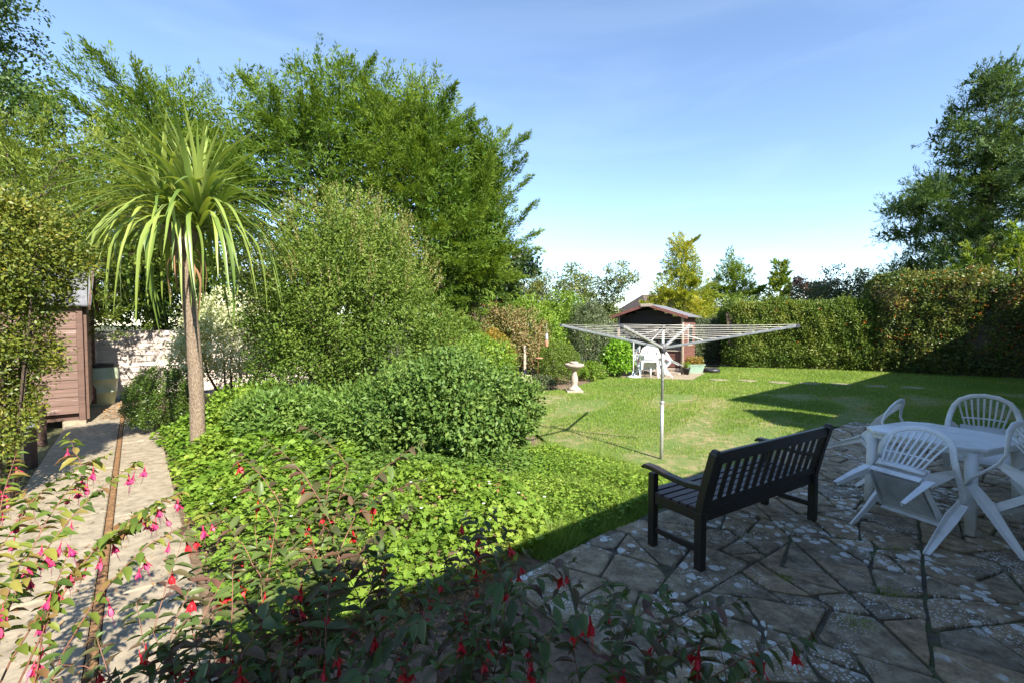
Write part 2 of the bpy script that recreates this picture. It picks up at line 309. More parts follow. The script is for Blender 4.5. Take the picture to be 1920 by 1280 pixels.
def leaves(name, P, A, N, ln, wd, mat, parent=None, shape='diamond', rnd=None, rng=None, kind=None):
    P = np.asarray(P, float); n = len(P); A = unit(np.asarray(A, float)); N = np.asarray(N, float)
    S = unit(np.cross(A, N)); U = np.cross(S, A)
    ln = np.broadcast_to(np.asarray(ln, float), (n,))[:, None]; wd = np.broadcast_to(np.asarray(wd, float), (n,))[:, None]
    sh = SHAPES[shape]; k = len(sh)
    V = np.stack([P + A * ln * a + S * wd * b + U * wd * c for a, b, c in sh], 1).reshape(-1, 3)
    me = bpy.data.meshes.new(name); me.vertices.add(n * k); me.vertices.foreach_set('co', V.ravel().astype(np.float32))
    me.loops.add(n * k); me.loops.foreach_set('vertex_index', np.arange(n * k, dtype=np.int32))
    me.polygons.add(n); me.polygons.foreach_set('loop_start', np.arange(0, n * k, k, dtype=np.int32))
    try: me.polygons.foreach_set('loop_total', np.full(n, k, dtype=np.int32))
    except Exception: pass
    at = me.attributes.new('rnd', 'FLOAT', 'FACE')
    if rnd is None: rnd = (rng or np.random.default_rng(1)).random(n)
    at.data.foreach_set('value', np.clip(rnd, 0, 1).astype(np.float32))
    me.materials.append(mat); me.update(calc_edges=True)
    o = link(name, me, parent)
    if kind: o['kind'] = kind
    return o
def rdir(rng, n): return unit(rng.normal(size=(n, 3)))
def lumps(rng, k=5, f=2.2):
    K = rng.normal(size=(k, 3)) * f; ph = rng.random(k) * 6.28
    return lambda D: np.sin(D @ K.T + ph).mean(1)

def shell(rng, c, r, ncl, clr, per, lump=.18, low=-.55, flatz=1.0, upb=.35):
    """leaf places in clumps all over a lumpy ellipsoid -> P, A, N, clump number"""
    D = rdir(rng, int(ncl * 2.2)); D = D[D[:, 2] > low][:ncl]; f = lumps(rng)
    k = 1 + lump * 1.6 * f(D) - .22 * rng.random(len(D)) ** 2
    C = np.array(c) + D * np.array(r) * k[:, None] * .93
    q = rdir(rng, len(C) * per); rad = rng.random(len(q)) ** .45
    ci = np.repeat(np.arange(len(C)), per); s = clr * (.65 + .7 * rng.random(len(C)))[ci]
    q2 = q.copy(); q2[:, 2] *= flatz
    P = C[ci] + q2 * (rad * s)[:, None]
    out = unit(D[ci] / np.array(r))
    N = unit(q * .7 + out * .7 + np.array([0, 0, upb]) + rng.normal(size=q.shape) * .45)
    A = unit(q * .6 + out * .5 + rng.normal(size=q.shape) * .7 + np.array([0, 0, .15]))
    return P, A, N, ci

def shrub(name, label, cat, base, r, mat, n_clump, clr, per, ll, lw, seed, zc=None, lump=.18, shape='diamond', stems=6, stem_r=.03, group=None, low=-.6, rndf=None, fill=.25, upb=.35, barkm='bark', lobes=None):
    rng = np.random.default_rng(seed); t = thing(name, label, cat, base, 0, group)
    zc = r[2] * .95 if zc is None else zc; c = (0, 0, zc)
    if lobes:
        ps = [shell(rng, cc, rr, int(n_clump * f), clr, per, lump, low, upb=upb) for cc, rr, f in lobes]; o_ = 0; cis = []
        for q_ in ps: cis.append(q_[3] + o_); o_ = cis[-1].max() + 1
        P, A, N = [np.vstack([q_[k] for q_ in ps]) for k in range(3)]; ci = np.concatenate(cis); c = lobes[0][0]; r = lobes[0][1]
    else: P, A, N, ci = shell(rng, c, r, n_clump, clr, per, lump, low, upb=upb)
    m = int(len(P) * fill)
    if m:
        q = rdir(rng, m); Pi = np.array(c) + q * np.array(r) * (.45 + .4 * rng.random((m, 1)))
        P = np.vstack([P, Pi]); A = np.vstack([A, unit(q + rng.normal(size=q.shape) * .6)]); N = np.vstack([N, unit(q + rng.normal(size=q.shape) * .5)]); ci = np.concatenate([ci, rng.integers(0, ci.max() + 1, m)])
    keep = P[:, 2] > .01; P, A, N, ci = P[keep], A[keep], N[keep], ci[keep]
    n = len(P); cl = rng.random(ci.max() + 1)
    rnd = .55 * rng.random(n) + .45 * cl[ci]
    if rndf is not None: rnd = rndf(P, rnd, rng)
    leaves('foliage', P, A, N, ll * (.6 + .8 * rng.random(n)), lw * (.6 + .8 * rng.random(n)), mat, t, shape, rnd)
    if stems:
        for k in range(stems):
            a = rng.random() * 6.28; D = np.array([math.cos(a), math.sin(a), 0]); e = c + D * np.array(r) * (.3 + .4 * rng.random()) + np.array([0, 0, r[2] * (.1 + .5 * rng.random())])
            b = D * .1 * r[0]; mid = (b + e) / 2 + rng.normal(size=3) * .06 * r[0]
            MB().tube([b, mid, e], [stem_r, stem_r * .7, stem_r * .3], 6).build('stem', M[barkm], t, True)
    return t

def cypress(name, label, base, H, rad, mat, seed, nbr=150, nsp=14, nbl=18, z0=.04, prof=None, up=(.25, .75), leaders=1, spread=.0, blade=(.13, .03), spray=.42, group=None, trunk_r=.16, tipcol=True, cat='tree', crooked=.25):
    """conifer: trunk(s), branches that sweep up and out, flat feathery sprays on them"""
    rng = np.random.default_rng(seed); t = thing(name, label, cat, base, 0, group)
    prof = prof or (lambda h: (1 - h) ** .7 * min(1, .55 + 2.2 * h))
    Ps = []; As = []; Ns = []; Rn = []; br = MB(); tr = MB()
    for l in range(leaders):
        a0 = 6.28 * l / max(leaders, 1) + rng.random(); off = np.array([math.cos(a0), math.sin(a0), 0]) * spread * rad * (0 if l == 0 else (.5 + .5 * rng.random()))
        Hl = H * (1 if l == 0 else .72 + .25 * rng.random()); rl = rad * (1 if leaders == 1 else .62)
        zs = np.linspace(0, 1, 7); axis = [tuple(off * min(1, z * 1.6) + np.array([math.sin(z * 5 + l) * .05 * crooked * H * .3, math.cos(z * 4 + l) * .03 * crooked * H * .3, z * Hl])) for z in zs]
        tr.tube(axis, [max(.012, trunk_r * (1 - z) ** .9 * (1 if l == 0 else .6)) for z in zs], 7); ax = np.array(axis)
        nb = int(nbr / (1 if leaders == 1 else leaders * .8)); h = z0 + (1 - z0) * (np.arange(nb) + rng.random(nb)) / nb
        for i in range(nb):
            hh = h[i]; k = min(5, int(hh * 6)); fr = hh * 6 - k; o = ax[k] * (1 - fr) + ax[k + 1] * fr
            R_ = rl * prof(hh) * (.62 + .5 * rng.random()); az = i * 2.399 + rng.random() * .9
            el = up[0] + (up[1] - up[0]) * hh + rng.normal() * .13
            D = np.array([math.cos(az) * math.cos(el), math.sin(az) * math.cos(el), math.sin(el)]); bl = max(.25, R_ / max(.35, math.cos(el)))
            cv = np.array([0, 0, .22 * bl]); e = o + D * bl + cv * .6
            if bl > .5 and i % 2 == 0: br.tube([o, o + D * bl * .5, e * .97 + o * .03], [.012 + .014 * bl, .012 + .004 * bl, .004], 4, False)
            ns = max(3, int(nsp * (.35 + .65 * bl / rad))); s = .28 + .72 * rng.random(ns) ** .7
            C = o + D * (s * bl)[:, None] + cv * (s ** 2)[:, None] * .6
            side = np.cross(D, [0, 0, 1.]); side /= np.linalg.norm(side) + 1e-9
            sg = np.where(rng.random(ns) < .5, -1, 1); ang = (.25 + .75 * rng.random(ns)) * (1.25 - s)
            SD = unit(D * np.cos(ang)[:, None] + side * (np.sin(ang) * sg)[:, None] + np.array([0, 0, .22]) + rng.normal(size=(ns, 3)) * .2)
            SL = spray * (.55 + .8 * rng.random(ns)) * (.6 + .4 * min(1, bl))
            shade = .25 + .5 * rng.random(); shv = shade + .25 * (rng.random(ns) - .5)
            u = rng.random((ns, nbl)) ** .85; Pb = C[:, None, :] + SD[:, None, :] * (u * SL[:, None])[:, :, None]
            ss = unit(np.cross(SD, rng.normal(size=(ns, 3)) * .5 + np.array([0, 0, 1.]))); s2 = np.cross(ss, SD)
            g = rng.normal(size=(ns, nbl, 1)) * .55; g2 = rng.normal(size=(ns, nbl, 1)) * .28
            Ab = SD[:, None, :] * (1.0) + ss[:, None, :] * g + s2[:, None, :] * g2
            Pb = Pb + ss[:, None, :] * g * (SL[:, None, None] * .16) * (1 - u[:, :, None]) * 1.5
            Nb = s2[:, None, :] + rng.normal(size=(ns, nbl, 3)) * .45
            Ps.append(Pb.reshape(-1, 3)); As.append(Ab.reshape(-1, 3)); Ns.append(Nb.reshape(-1, 3))
            Rn.append((shv[:, None] + (.28 * u if tipcol else 0) + .22 * (rng.random((ns, nbl)) - .5)).ravel())
    P = np.vstack(Ps); A = np.vstack(As); N = np.vstack(Ns); rn = np.concatenate(Rn); n = len(P)
    leaves('crown', P, A, N, blade[0] * (.6 + .8 * rng.random(n)), blade[1] * (.6 + .8 * rng.random(n)), mat, t, 'diamond', rn)
    tr.build('trunk', M['bark'], t, True)
    if br.v: br.build('branches', M['bark'], t, True)
    return t

def plume_tree(name, label, base, lobes, mat, seed, npl, nbl, plen, blade, up=.7, lump=.16, trunk_r=.16, cat='tree', group=None, lowcut=.3, fill=.2, inner=11000, arms=0, pw=.27, armup=.22):
    """dense bushy conifer: feathery plumes standing out all over lumpy lobes"""
    rng = np.random.default_rng(seed); t = thing(name, label, cat, base, 0, group); ar = np.array([r[0] * r[2] for c, r in lobes]); Cs = []; Ds = []
    for (c, r), a in zip(lobes, ar / ar.sum()):
        m = int(npl * a); D = rdir(rng, m * 2); D = D[D[:, 2] > -.75][:m]; f = lumps(rng, 6, 2.6); k = 1 + lump * 1.9 * f(D) + .10 * lumps(rng, 6, 7)(D) - .14 * rng.random(len(D))
        mi = rng.random(len(D)) < fill; k = np.where(mi, k * (.6 + .3 * rng.random(len(D))), k); Cs.append(np.array(c) + D * np.array(r) * k[:, None]); Ds.append(unit(D / np.array(r) * r[0]))
    C = np.vstack(Cs); D = np.vstack(Ds); kp = (C[:, 2] > lowcut) & ((D[:, 1] < .35) | (rng.random(len(C)) < .35)); C, D = C[kp], D[kp]; m = len(C)
    A = unit(D * .9 + np.array([0, 0, up]) + rng.normal(size=(m, 3)) * .34); PL = plen * (.5 + .7 * rng.random(m)) * np.where(rng.random(m) < .08, 1.5, 1)
    C = C - A * PL[:, None] * .55
    if arms:
        ex = [[], [], []]; cand = np.where((D[:, 1] < .5) & (D[:, 2] < .55) & (C[:, 2] > lobes[0][0][2] * .55))[0]
        for i in rng.choice(cand, min(arms, len(cand)), False):
            d = unit(D[i] * np.array([1, 1, .8]) + np.array([0, 0, armup]) + rng.normal(size=3) * .15); ln_ = plen * (.7 + .75 * rng.random()); sd_ = unit(np.cross(d, [0, 0, 1.])); nn_ = 15
            for s_ in np.linspace(0, 1, nn_):
                sg_ = rng.choice([-1, 1]); ex[0].append(C[i] + d * ln_ * s_ + np.array([0, 0, .12 * s_ * s_ * ln_])); ex[1].append(unit(d + sd_ * sg_ * (.55 * (1 - s_)) + np.array([0, 0, .25]) + rng.normal(size=3) * .15)); ex[2].append(plen * (.75 - .3 * s_))
        C = np.vstack([C, ex[0]]); A = np.vstack([A, ex[1]]); PL = np.concatenate([PL, ex[2]]); m = len(C)
    ss = unit(np.cross(A, rng.normal(size=(m, 3)) * .6 + np.array([.2, .1, 1.]))); s2 = np.cross(ss, A)
    u = rng.random((m, nbl)) ** .8; w = (PL[:, None] * pw * (1 - .85 * u))[:, :, None]; g = rng.normal(size=(m, nbl, 1)); g2 = rng.normal(size=(m, nbl, 1))
    P = C[:, None, :] + A[:, None, :] * (u * PL[:, None])[:, :, None] + ss[:, None, :] * g * w * .62 + s2[:, None, :] * g2 * w * .32
    AA = A[:, None, :] * 1.1 + ss[:, None, :] * g * .5 + s2[:, None, :] * g2 * .3 + rng.normal(size=(m, nbl, 3)) * .18; NN = s2[:, None, :] + rng.normal(size=(m, nbl, 3)) * .5
    sh = lumps(rng, 7, 1.1)(C) * .35 + .38 + .22 * (rng.random(m) - .5); rn = sh[:, None] + .30 * (u - .35) + .18 * (rng.random((m, nbl)) - .5); n = m * nbl
    leaves('crown', P.reshape(-1, 3), AA.reshape(-1, 3), NN.reshape(-1, 3), blade[0] * (.6 + .8 * rng.random(n)), blade[1] * (.6 + .8 * rng.random(n)), mat, t, 'diamond', rn.ravel())
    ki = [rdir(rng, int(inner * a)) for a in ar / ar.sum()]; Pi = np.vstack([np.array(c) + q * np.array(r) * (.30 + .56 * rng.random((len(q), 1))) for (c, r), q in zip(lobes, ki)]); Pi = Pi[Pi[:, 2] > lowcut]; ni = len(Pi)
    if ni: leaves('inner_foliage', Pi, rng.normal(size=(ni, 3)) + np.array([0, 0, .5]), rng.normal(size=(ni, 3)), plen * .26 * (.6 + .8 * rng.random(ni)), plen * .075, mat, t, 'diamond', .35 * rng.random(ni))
    c0 = Vector(lobes[0][0]); MB().tube([(0, 0, -.05), (0, 0, c0.z * .5), tuple(c0), (c0.x, c0.y, c0.z + lobes[0][1][2] * .35)], [trunk_r * 1.15, trunk_r, trunk_r * .75, .02], 8).build('trunk', M['bark'], t, True); br = MB()
    for i in range(0, m, max(1, m // 70)): e = Vector(C[i]); z = max(.3, e.z - .45 * math.hypot(e.x, e.y)); br.tube([(0, 0, min(z, c0.z + .5)), tuple(Vector((0, 0, z)).lerp(e, .5)), tuple(e)], [.03, .02, .006], 4, False)
    br.build('branches', M['bark'], t, True); return t

def inpoly(pts, poly):
    x, y = pts[:, 0], pts[:, 1]; r = np.zeros(len(pts), bool); n = len(poly)
    for i in range(n):
        (x1, y1), (x2, y2) = poly[i], poly[(i + 1) % n]
        c = (y1 > y) != (y2 > y); r ^= c & (x < (x2 - x1) * (y - y1) / (y2 - y1 + 1e-12) + x1)
    return r
def scatter(rng, poly, n, dens=None):
    p = np.array(poly); lo, hi = p.min(0), p.max(0); out = []; tot = 0
    while tot < n:
        q = lo + (hi - lo) * rng.random((n * 2, 2)); q = q[inpoly(q, poly)]
        if dens is not None: q = q[rng.random(len(q)) < dens(q)]
        out.append(q); tot += len(q)
    return np.vstack(out)[:n]
def xy(v): return (v.x, v.y)
#@@STRUCTURE
# ================================================================== THE SETTING
struct('ground', MB().add([(-600, -600, -.06), (600, -600, -.06), (600, 600, -.06), (-600, 600, -.06)], [(0, 1, 2, 3)]), M['ground'])
bedpoly = [W(.2, .2), W(2.0, .2), W(2.0, 2.42), W(4.6, 2.42), Vector((1.9, 5.3, 0)), Vector((.55, 6.6, 0)), Vector((.25, 8.0, 0)), Vector((.55, 11.9, 0)), Vector((1.5, 12.6, 0)), Vector((2.4, 14.2, 0)), Vector((3.0, 15.6, 0)), Vector((4.2, 18.6, 0)), Vector((-8, 22, 0)), Vector((-14, 16, 0)), W(-3, 14.6), W(.2, 14.6)]
struct('soil_bed', MB().add([(v.x, v.y, -.045) for v in bedpoly], [tuple(range(len(bedpoly)))]), M['soil'])
lawn_poly = [xy(W(4.5, 2.36)), (1.9, 5.35), (.6, 6.55), (.25, 7.9), (.45, 9.6), (.55, 11.85), (1.4, 12.35), (2.5, 14.0), (3.1, 15.3), (5.75, 14.45), (7.5, 17.3), (8.7, 18.9), (13.8, 17.3), (17.5, 14.6), (22, 10), (20, 3), xy(W(10.15, .2)), xy(W(9.9, 2.1)), xy(W(9.3, 2.5))]
struct('lawn', MB().add([(x, y, 0) for x, y in lawn_poly], [tuple(range(len(lawn_poly)))]), M['lawn'])

# --- lawn grass
rng = np.random.default_rng(11)
def wear(q):
    """0 where the turf is worn bare: round the dryer's foot, along the paving, in dry patches"""
    x, y = q[:, 0], q[:, 1]; n = -.638 * x + .77 * y
    w = np.clip(np.hypot((x - 1.95) / 1.0, (y - 5.75) / .45) - .35, 0, 1) * np.where(.77 * x + .638 * y > 10.25, 1, np.clip((n - 2.45) / .35, .05, 1))
    s = np.sin(x * 2.1 + 1.3 * np.sin(y * 1.1)) + np.sin(y * 1.7 + 1.7 * np.sin(x * .8) + 2) + .8 * np.sin(x * 4.3 - y * 3.1)
    return w * np.clip(.8 - .6 * np.clip(s - .0, 0, 2) * (y < 11.5), .07, 1)
q = scatter(rng, lawn_poly, 160000, lambda q: np.clip(9.0 / np.maximum(q[:, 1], 5), .18, 1) ** 1.6 * wear(q) * (np.abs(q[:, 0]) < 1.2 * q[:, 1] + .5))
n = len(q); P = np.column_stack([q, np.full(n, -.004)])
hgt = (.022 + .030 * rng.random(n)) * (1 + .05 * np.maximum(q[:, 1] - 6, 0))
A = np.column_stack([rng.normal(size=(n, 2)) * .55, np.ones(n)])
rn = .75 * rng.random(n) * (.6 + .4 * np.sin(q[:, 0] * 1.3) * np.sin(q[:, 1] * 1.1)) + .12 + .25 * (rng.random(n) < .10)
sp_ = np.sin(q[:, 0] * 2.1 + 1.3 * np.sin(q[:, 1] * 1.1)) + np.sin(q[:, 1] * 1.7 + 1.7 * np.sin(q[:, 0] * .8) + 2) + .8 * np.sin(q[:, 0] * 4.3 - q[:, 1] * 3.1); rn = rn + .85 * np.clip(sp_ - .0, 0, 1.2) * (q[:, 1] < 11.5) * (rng.random(n) < .6)
tag(leaves('grass', P, A, rng.normal(size=(n, 3)), hgt, .007 * (1 + .10 * np.maximum(q[:, 1] - 5, 0)), L['grass'], None, 'blade', rn), 'short green lawn grass with dry straw patches', 'grass', None, 'stuff')

# --- crazy paving: irregular stones cut from a jittered cell diagram, laid in mossy mortar
D0, D1, N0, N1 = 1.92, 10.1, -.55, 2.40
patio = MB().add([W(D0, N0, -.014), W(D1, N0, -.014), W(D1, N1 + .05, -.014), W(D0, N1 + .03, -.014)], [(0, 1, 2, 3)]).build('patio', M['mortar']); patio['kind'] = 'structure'
rs = random.Random(5)
def clip(poly, a, b, c):
    out = []
    for i in range(len(poly)):
        p, q = poly[i], poly[(i + 1) % len(poly)]; fp = a * p[0] + b * p[1] - c; fq = a * q[0] + b * q[1] - c
        if fp <= 0: out.append(p)
        if fp * fq < 0: t = fp / (fp - fq); out.append((p[0] + t * (q[0] - p[0]), p[1] + t * (q[1] - p[1])))
    return out
def area(p): return abs(sum(p[i][0] * p[(i + 1) % len(p)][1] - p[(i + 1) % len(p)][0] * p[i][1] for i in range(len(p)))) / 2
def split(poly, out):
    A_ = area(poly)
    if A_ < rs.choice((.055, .095, .145, .2, .29)) : out.append(poly); return
    cx = sum(p[0] for p in poly) / len(poly); cy = sum(p[1] for p in poly) / len(poly)
    sxx = sum((p[0] - cx) ** 2 for p in poly); syy = sum((p[1] - cy) ** 2 for p in poly); sxy = sum((p[0] - cx) * (p[1] - cy) for p in poly)
    th = .5 * math.atan2(2 * sxy, sxx - syy) + rs.gauss(0, .42); a, b = math.cos(th), math.sin(th); sz = math.sqrt(A_); c = a * (cx + rs.gauss(0, .12) * sz) + b * (cy + rs.gauss(0, .12) * sz)
    l, r = clip(poly, a, b, c), clip(poly, -a, -b, -c)
    if len(l) > 2 and len(r) > 2 and min(area(l), area(r)) > .02: split(l, out); split(r, out)
    else: out.append(poly)
cells = []; split([(D0, N0), (D1, N0), (D1, N1), (6.5, N1 + .06), (4.2, N1 - .05), (3.0, N1 + .04), (D0, N1 - .02)], cells)
for poly in cells:
    if area(poly) < .015: continue
    g = rs.uniform(.002, .006); sg = 1 if sum(poly[i][0] * poly[(i + 1) % len(poly)][1] - poly[(i + 1) % len(poly)][0] * poly[i][1] for i in range(len(poly))) > 0 else -1
    src = poly      # draw every side in by half a joint
    for i in range(len(src)):
        p, q = src[i], src[(i + 1) % len(src)]; l = math.hypot(q[0] - p[0], q[1] - p[1])
        if l < 1e-4: continue
        nx, ny = sg * (q[1] - p[1]) / l, -sg * (q[0] - p[0]) / l; poly = clip(poly, nx, ny, nx * p[0] + ny * p[1] - g)
        if len(poly) < 3: break
    if len(poly) < 3: continue
    # knock a corner off here and there
    if rs.random() < .5:
        k = rs.randrange(len(poly)); p = poly[k]; cx = sum(v[0] for v in poly) / len(poly); cy = sum(v[1] for v in poly) / len(poly); dx, dy = p[0] - cx, p[1] - cy; l = math.hypot(dx, dy)
        if l > .1: poly = clip(poly, dx / l, dy / l, (cx * dx + cy * dy) / l + l * rs.uniform(.72, .9))
    # waver the straight edges, round the corners a little
    pts = []
    for k in range(len(poly)):
        p, q2 = poly[k], poly[(k + 1) % len(poly)]; ln = math.hypot(q2[0] - p[0], q2[1] - p[1])
        if ln < .03: continue
        nn = (sg * (q2[1] - p[1]) / ln, -sg * (q2[0] - p[0]) / ln); m = max(1, min(3, int(ln / .14)))
        for t in [.06] + [(u + .5 + rs.uniform(-.15, .15)) / m for u in range(m)] + [.94]:
            j = rs.uniform(-.013, .003) if .06 < t < .94 else -.008
            pts.append((p[0] + t * (q2[0] - p[0]) + nn[0] * j, p[1] + t * (q2[1] - p[1]) + nn[1] * j))
    if len(pts) < 4: continue
    cx = sum(p[0] for p in pts) / len(pts); cy = sum(p[1] for p in pts) / len(pts); h = rs.uniform(.0, .012); tx, ty = rs.uniform(-.012, .012), rs.uniform(-.012, .012)
    n_ = len(pts); mb = MB(); vs = []
    for sc_, z in ((1, -.05), (1, -.006), (None, .002)):
        for x, y in pts:
            dd = math.hypot(x - cx, y - cy); k = 1 if sc_ else max(.6, 1 - .012 / max(dd, .03))
            x2, y2 = cx + (x - cx) * k, cy + (y - cy) * k; v = W(x2, y2); vs.append((v.x, v.y, z + h + tx * (x2 - cx) + ty * (y2 - cy)))
    fs = [(r_ * n_ + k, r_ * n_ + (k + 1) % n_, (r_ + 1) * n_ + (k + 1) % n_, (r_ + 1) * n_ + k) for r_ in range(2) for k in range(n_)] + [tuple(range(2 * n_, 3 * n_))]
    mb.add(vs, fs); mb.build('stone', M['stone'], patio)

# moss and weeds in the joints
rng = np.random.default_rng(31); PP = []
for (x, y) in ((3.0, 3.5), (2.05, 2.62), (1.15, 2.55), (.75, 2.75), (2.5, 2.95), (1.9, 3.1), (4.6, 3.1), (1.0, 2.2)):
    k = 160; PP.append(np.column_stack([x + rng.normal(size=k) * .05, y + rng.normal(size=k) * .035, np.zeros(k)]))
PP = np.vstack(PP); n = len(PP)
tag(leaves('moss_tufts', PP, np.column_stack([rng.normal(size=(n, 2)) * .5, np.ones(n)]), rng.normal(size=(n, 3)), .025, .006, L['longgrass'], None, 'blade'), 'small green moss and grass tufts in the paving joints', 'moss', None, 'stuff')

# --- concrete path with a rotten timber strip between its two rows of slabs
path = MB().add([W(-1.0, .4, -.04), W(.30, .4, -.04), W(.30, 13.6, -.04), W(-1.0, 13.6, -.04)], [(0, 1, 2, 3)]).build('path', M['soil']); path['kind'] = 'structure'
def slab(d0, d1, n0, n1, mat, name='slab', z=.02):
    mb = MB(); w = .008
    vs = [W(d, n, -.05) for d, n in ((d0, n0), (d1, n0), (d1, n1), (d0, n1))] + [W(d, n, z - .008) for d, n in ((d0, n0), (d1, n0), (d1, n1), (d0, n1))] + [W(d, n, z) for d, n in ((d0 + w, n0 + w), (d1 - w, n0 + w), (d1 - w, n1 - w), (d0 + w, n1 - w))]
    mb.add(vs, [(r * 4 + k, r * 4 + (k + 1) % 4, r * 4 + 4 + (k + 1) % 4, r * 4 + 4 + k) for r in range(2) for k in range(4)] + [(8, 9, 10, 11)]); return mb.build(name, mat, path)
n0 = .6
for k, ln in enumerate((1.55, 1.7, 1.6, 1.7, 1.65, 1.6, 1.5, 1.5)):
    slab(-.185, .28, n0 + .01, n0 + ln - .01, M['concrete'], z=.02 + .004 * (k % 2))
    slab(-.96, -.247, n0 + .25, n0 + ln + .23, M['concrete'], z=.016 + .005 * ((k + 1) % 2)); slab(-.241, -.191, n0, n0 + ln - .003, M['rust'], 'timber_strip', .018); n0 += ln

# --- the house behind the camera, whose shade lies over the patio
hs = thing('house', 'bungalow behind the viewer whose shade falls across the patio', 'house', (0, 0, 0), YAW)
def hp(d, n, z): return (d, n, z)      # in the house's own frame x = d, y = n
def hbox(mb, d0, d1, n0, n1, z0, z1): return mb.box(((d0 + d1) / 2, (n0 + n1) / 2, (z0 + z1) / 2), (d1 - d0, n1 - n0, z1 - z0))
hbox(MB(), -7, 24, -7, -.72, -.05, 2.22).build('wall', M['render'], hs)
MB().add([(-7.4, -.3, 2.30), (24.3, -.3, 2.30), (24.3, -4, 3.65), (-7.4, -4, 3.65), (24.3, -7.6, 2.3), (-7.4, -7.6, 2.3), (-7.4, -.3, 2.2), (24.3, -.3, 2.2), (24.3, -7.6, 2.2), (-7.4, -7.6, 2.2)],
         [(0, 1, 2, 3), (3, 2, 4, 5), (6, 7, 1, 0), (9, 8, 7, 6), (8, 9, 5, 4), (0, 3, 5, 9, 6), (7, 8, 4, 2, 1)]).build('roof', M['tile'], hs)
MB().prism([(8.45, -3), (9.75, -3), (9.75, -.32), (8.45, -.32)], 2.25, 2.7).build('dormer_wall', M['render'], hs)
MB().add([(8.3, -.3, 2.65), (9.15, -.3, 3.42), (9.85, -.3, 2.95), (8.3, -3, 2.65), (9.15, -3, 3.42), (9.85, -3, 2.95)], [(0, 2, 1), (3, 4, 5), (0, 1, 4, 3), (1, 2, 5, 4), (2, 0, 3, 5)]).build('dormer_roof', M['tile'], hs)
MB().prism([(10.1, -4), (15.2, -4), (15.2, -.35), (10.1, -.35)], 2.25, 4.0).build('upper_wall', M['render'], hs)
MB().add([(10.0, -.3, 4.0), (15.4, -.3, 4.0), (15.4, -4.2, 4.0), (10.0, -4.2, 4.0), (10.9, -2, 4.35), (14.5, -2, 4.35)], [(0, 1, 5, 4), (1, 2, 5), (2, 3, 4, 5), (3, 0, 4), (3, 2, 1, 0)]).build('upper_roof', M['tile'], hs)
MB().prism([(15.25, -4), (24, -4), (24, -.36), (15.25, -.36)], 2.25, 3.3).build('upper_wall', M['render'], hs)
for d in (-3, 1.2, 5.5, 12.5, 18):
    w = hbox(MB(), d, d + 1.7, -.72, -.66, .9, 2.0).build('window', M['plastic'], hs); hbox(MB(), d + .08, d + 1.62, -.665, -.65, .98, 1.92).build('pane', M['glass'], w)

# ------------------------------------------------------------------ shed, fence, water butt on the left
sh = thing('shed', 'weathered shed with peeling brown and white lapped boards beside the path', 'shed', W(-.70, 11.0), YAW)
bh = .158
for k in range(13):      # lapped boards of the wall that faces the camera
    z = .22 + k * .147
    for (x0, x1) in ((-2.6, -.09),):
        MB().box((0, 0, 0), (x1 - x0, .016, bh), Matrix.Rotation(R(-6), 3, 'X')).build('board', M['shed'], sh, loc=((x0 + x1) / 2, -.02 + .003 * (k % 2), z + bh / 2))
for k in range(13):      # and of the side by the water butt
    z = .22 + k * .147; o = MB().box((0, 0, 0), (2.0, .016, bh), Matrix.Rotation(R(-6), 3, 'X')).build('board', M['shed'], sh, loc=(-.02, 1.06, z + bh / 2)); o.rotation_euler = (0, 0, R(90))
for x, y, w in ((-.045, -.005, .085), (-2.65, 0, .085), (.02, .06, .05), (.0, 2.1, .08)): MB().box((x, y, 1.12), (w, w, 2.06)).build('corner_post', M['shed_post'], sh, bevel=.006)
MB().box((-1.35, .12, .14), (2.5, .1, .1)).build('base_beam', M['shed_post'], sh)
for x in (-.15, -1.3, -2.5): MB().box((x, .1, .03), (.3, .3, .12)).build('footing', M['concrete'], sh)
MB().box((-1.35, 1.05, .25), (2.4, 1.9, .05)).build('floor_panel', M['shed_post'], sh)
for sgn in (0, 1):
    y0, y1 = (-.16, 1.05) if sgn == 0 else (2.26, 1.05)
    MB().bar((-1.33, y0, 2.09), (-1.33, y1, 2.79), 2.9, .03, (0, -1 if sgn == 0 else 1, .8)).build('roof', M['felt'], sh)
MB().bar((.1, -.17, 2.06), (.1, 1.05, 2.76), .025, .1).build('barge_board', M['shed_post'], sh); MB().bar((.1, 2.27, 2.06), (.1, 1.05, 2.76), .025, .1).build('barge_board', M['shed_post'], sh)
MB().add([(-.03, 0, 2.1), (-.03, 2.1, 2.1), (-.03, 1.05, 2.72)], [(0, 1, 2)]).build('gable', M['shed_post'], sh)

fn = thing('fence', 'whitewashed lapped board fence behind the palm', 'fence', W(-3.2, 14.3), YAW)
rs = random.Random(8)
for b in range(4):
    x0 = b * 1.86
    MB().box((x0 - .04, 0, .8), (.08, .09, 1.66)).build('post', M['fence'], fn)
    for k in range(11):
        prof = [(x0 + 1.78 * i / 6, .012 * math.sin(i * 2 + k), .05 + k * .14 + rs.uniform(-.012, .012)) for i in range(7)]
        mb = MB(); vs = [(x, -.03 + y, z) for x, y, z in prof] + [(x, -.002 + y, z + .165) for x, y, z in prof] + [(x, -.012 + y, z) for x, y, z in prof] + [(x, .014 + y, z + .165) for x, y, z in prof]
        fs = []
        for i in range(6): fs += [(i, i + 1, 8 + i, 7 + i), (15 + i, 14 + i, 21 + i, 22 + i), (i + 1, i, 14 + i, 15 + i), (7 + i, 8 + i, 22 + i, 21 + i)]
        mb.add(vs, fs).build('board', M['fence'], fn)
    for x in (.06, .63, 1.2, 1.74): MB().box((x0 + x, -.042, .81), (.04, .018, 1.54)).build('batten', M['fence'], fn)
wb = thing('water_butt', 'pale green ribbed plastic water butt between shed and white fence', 'water butt', W(-.62, 13.35))
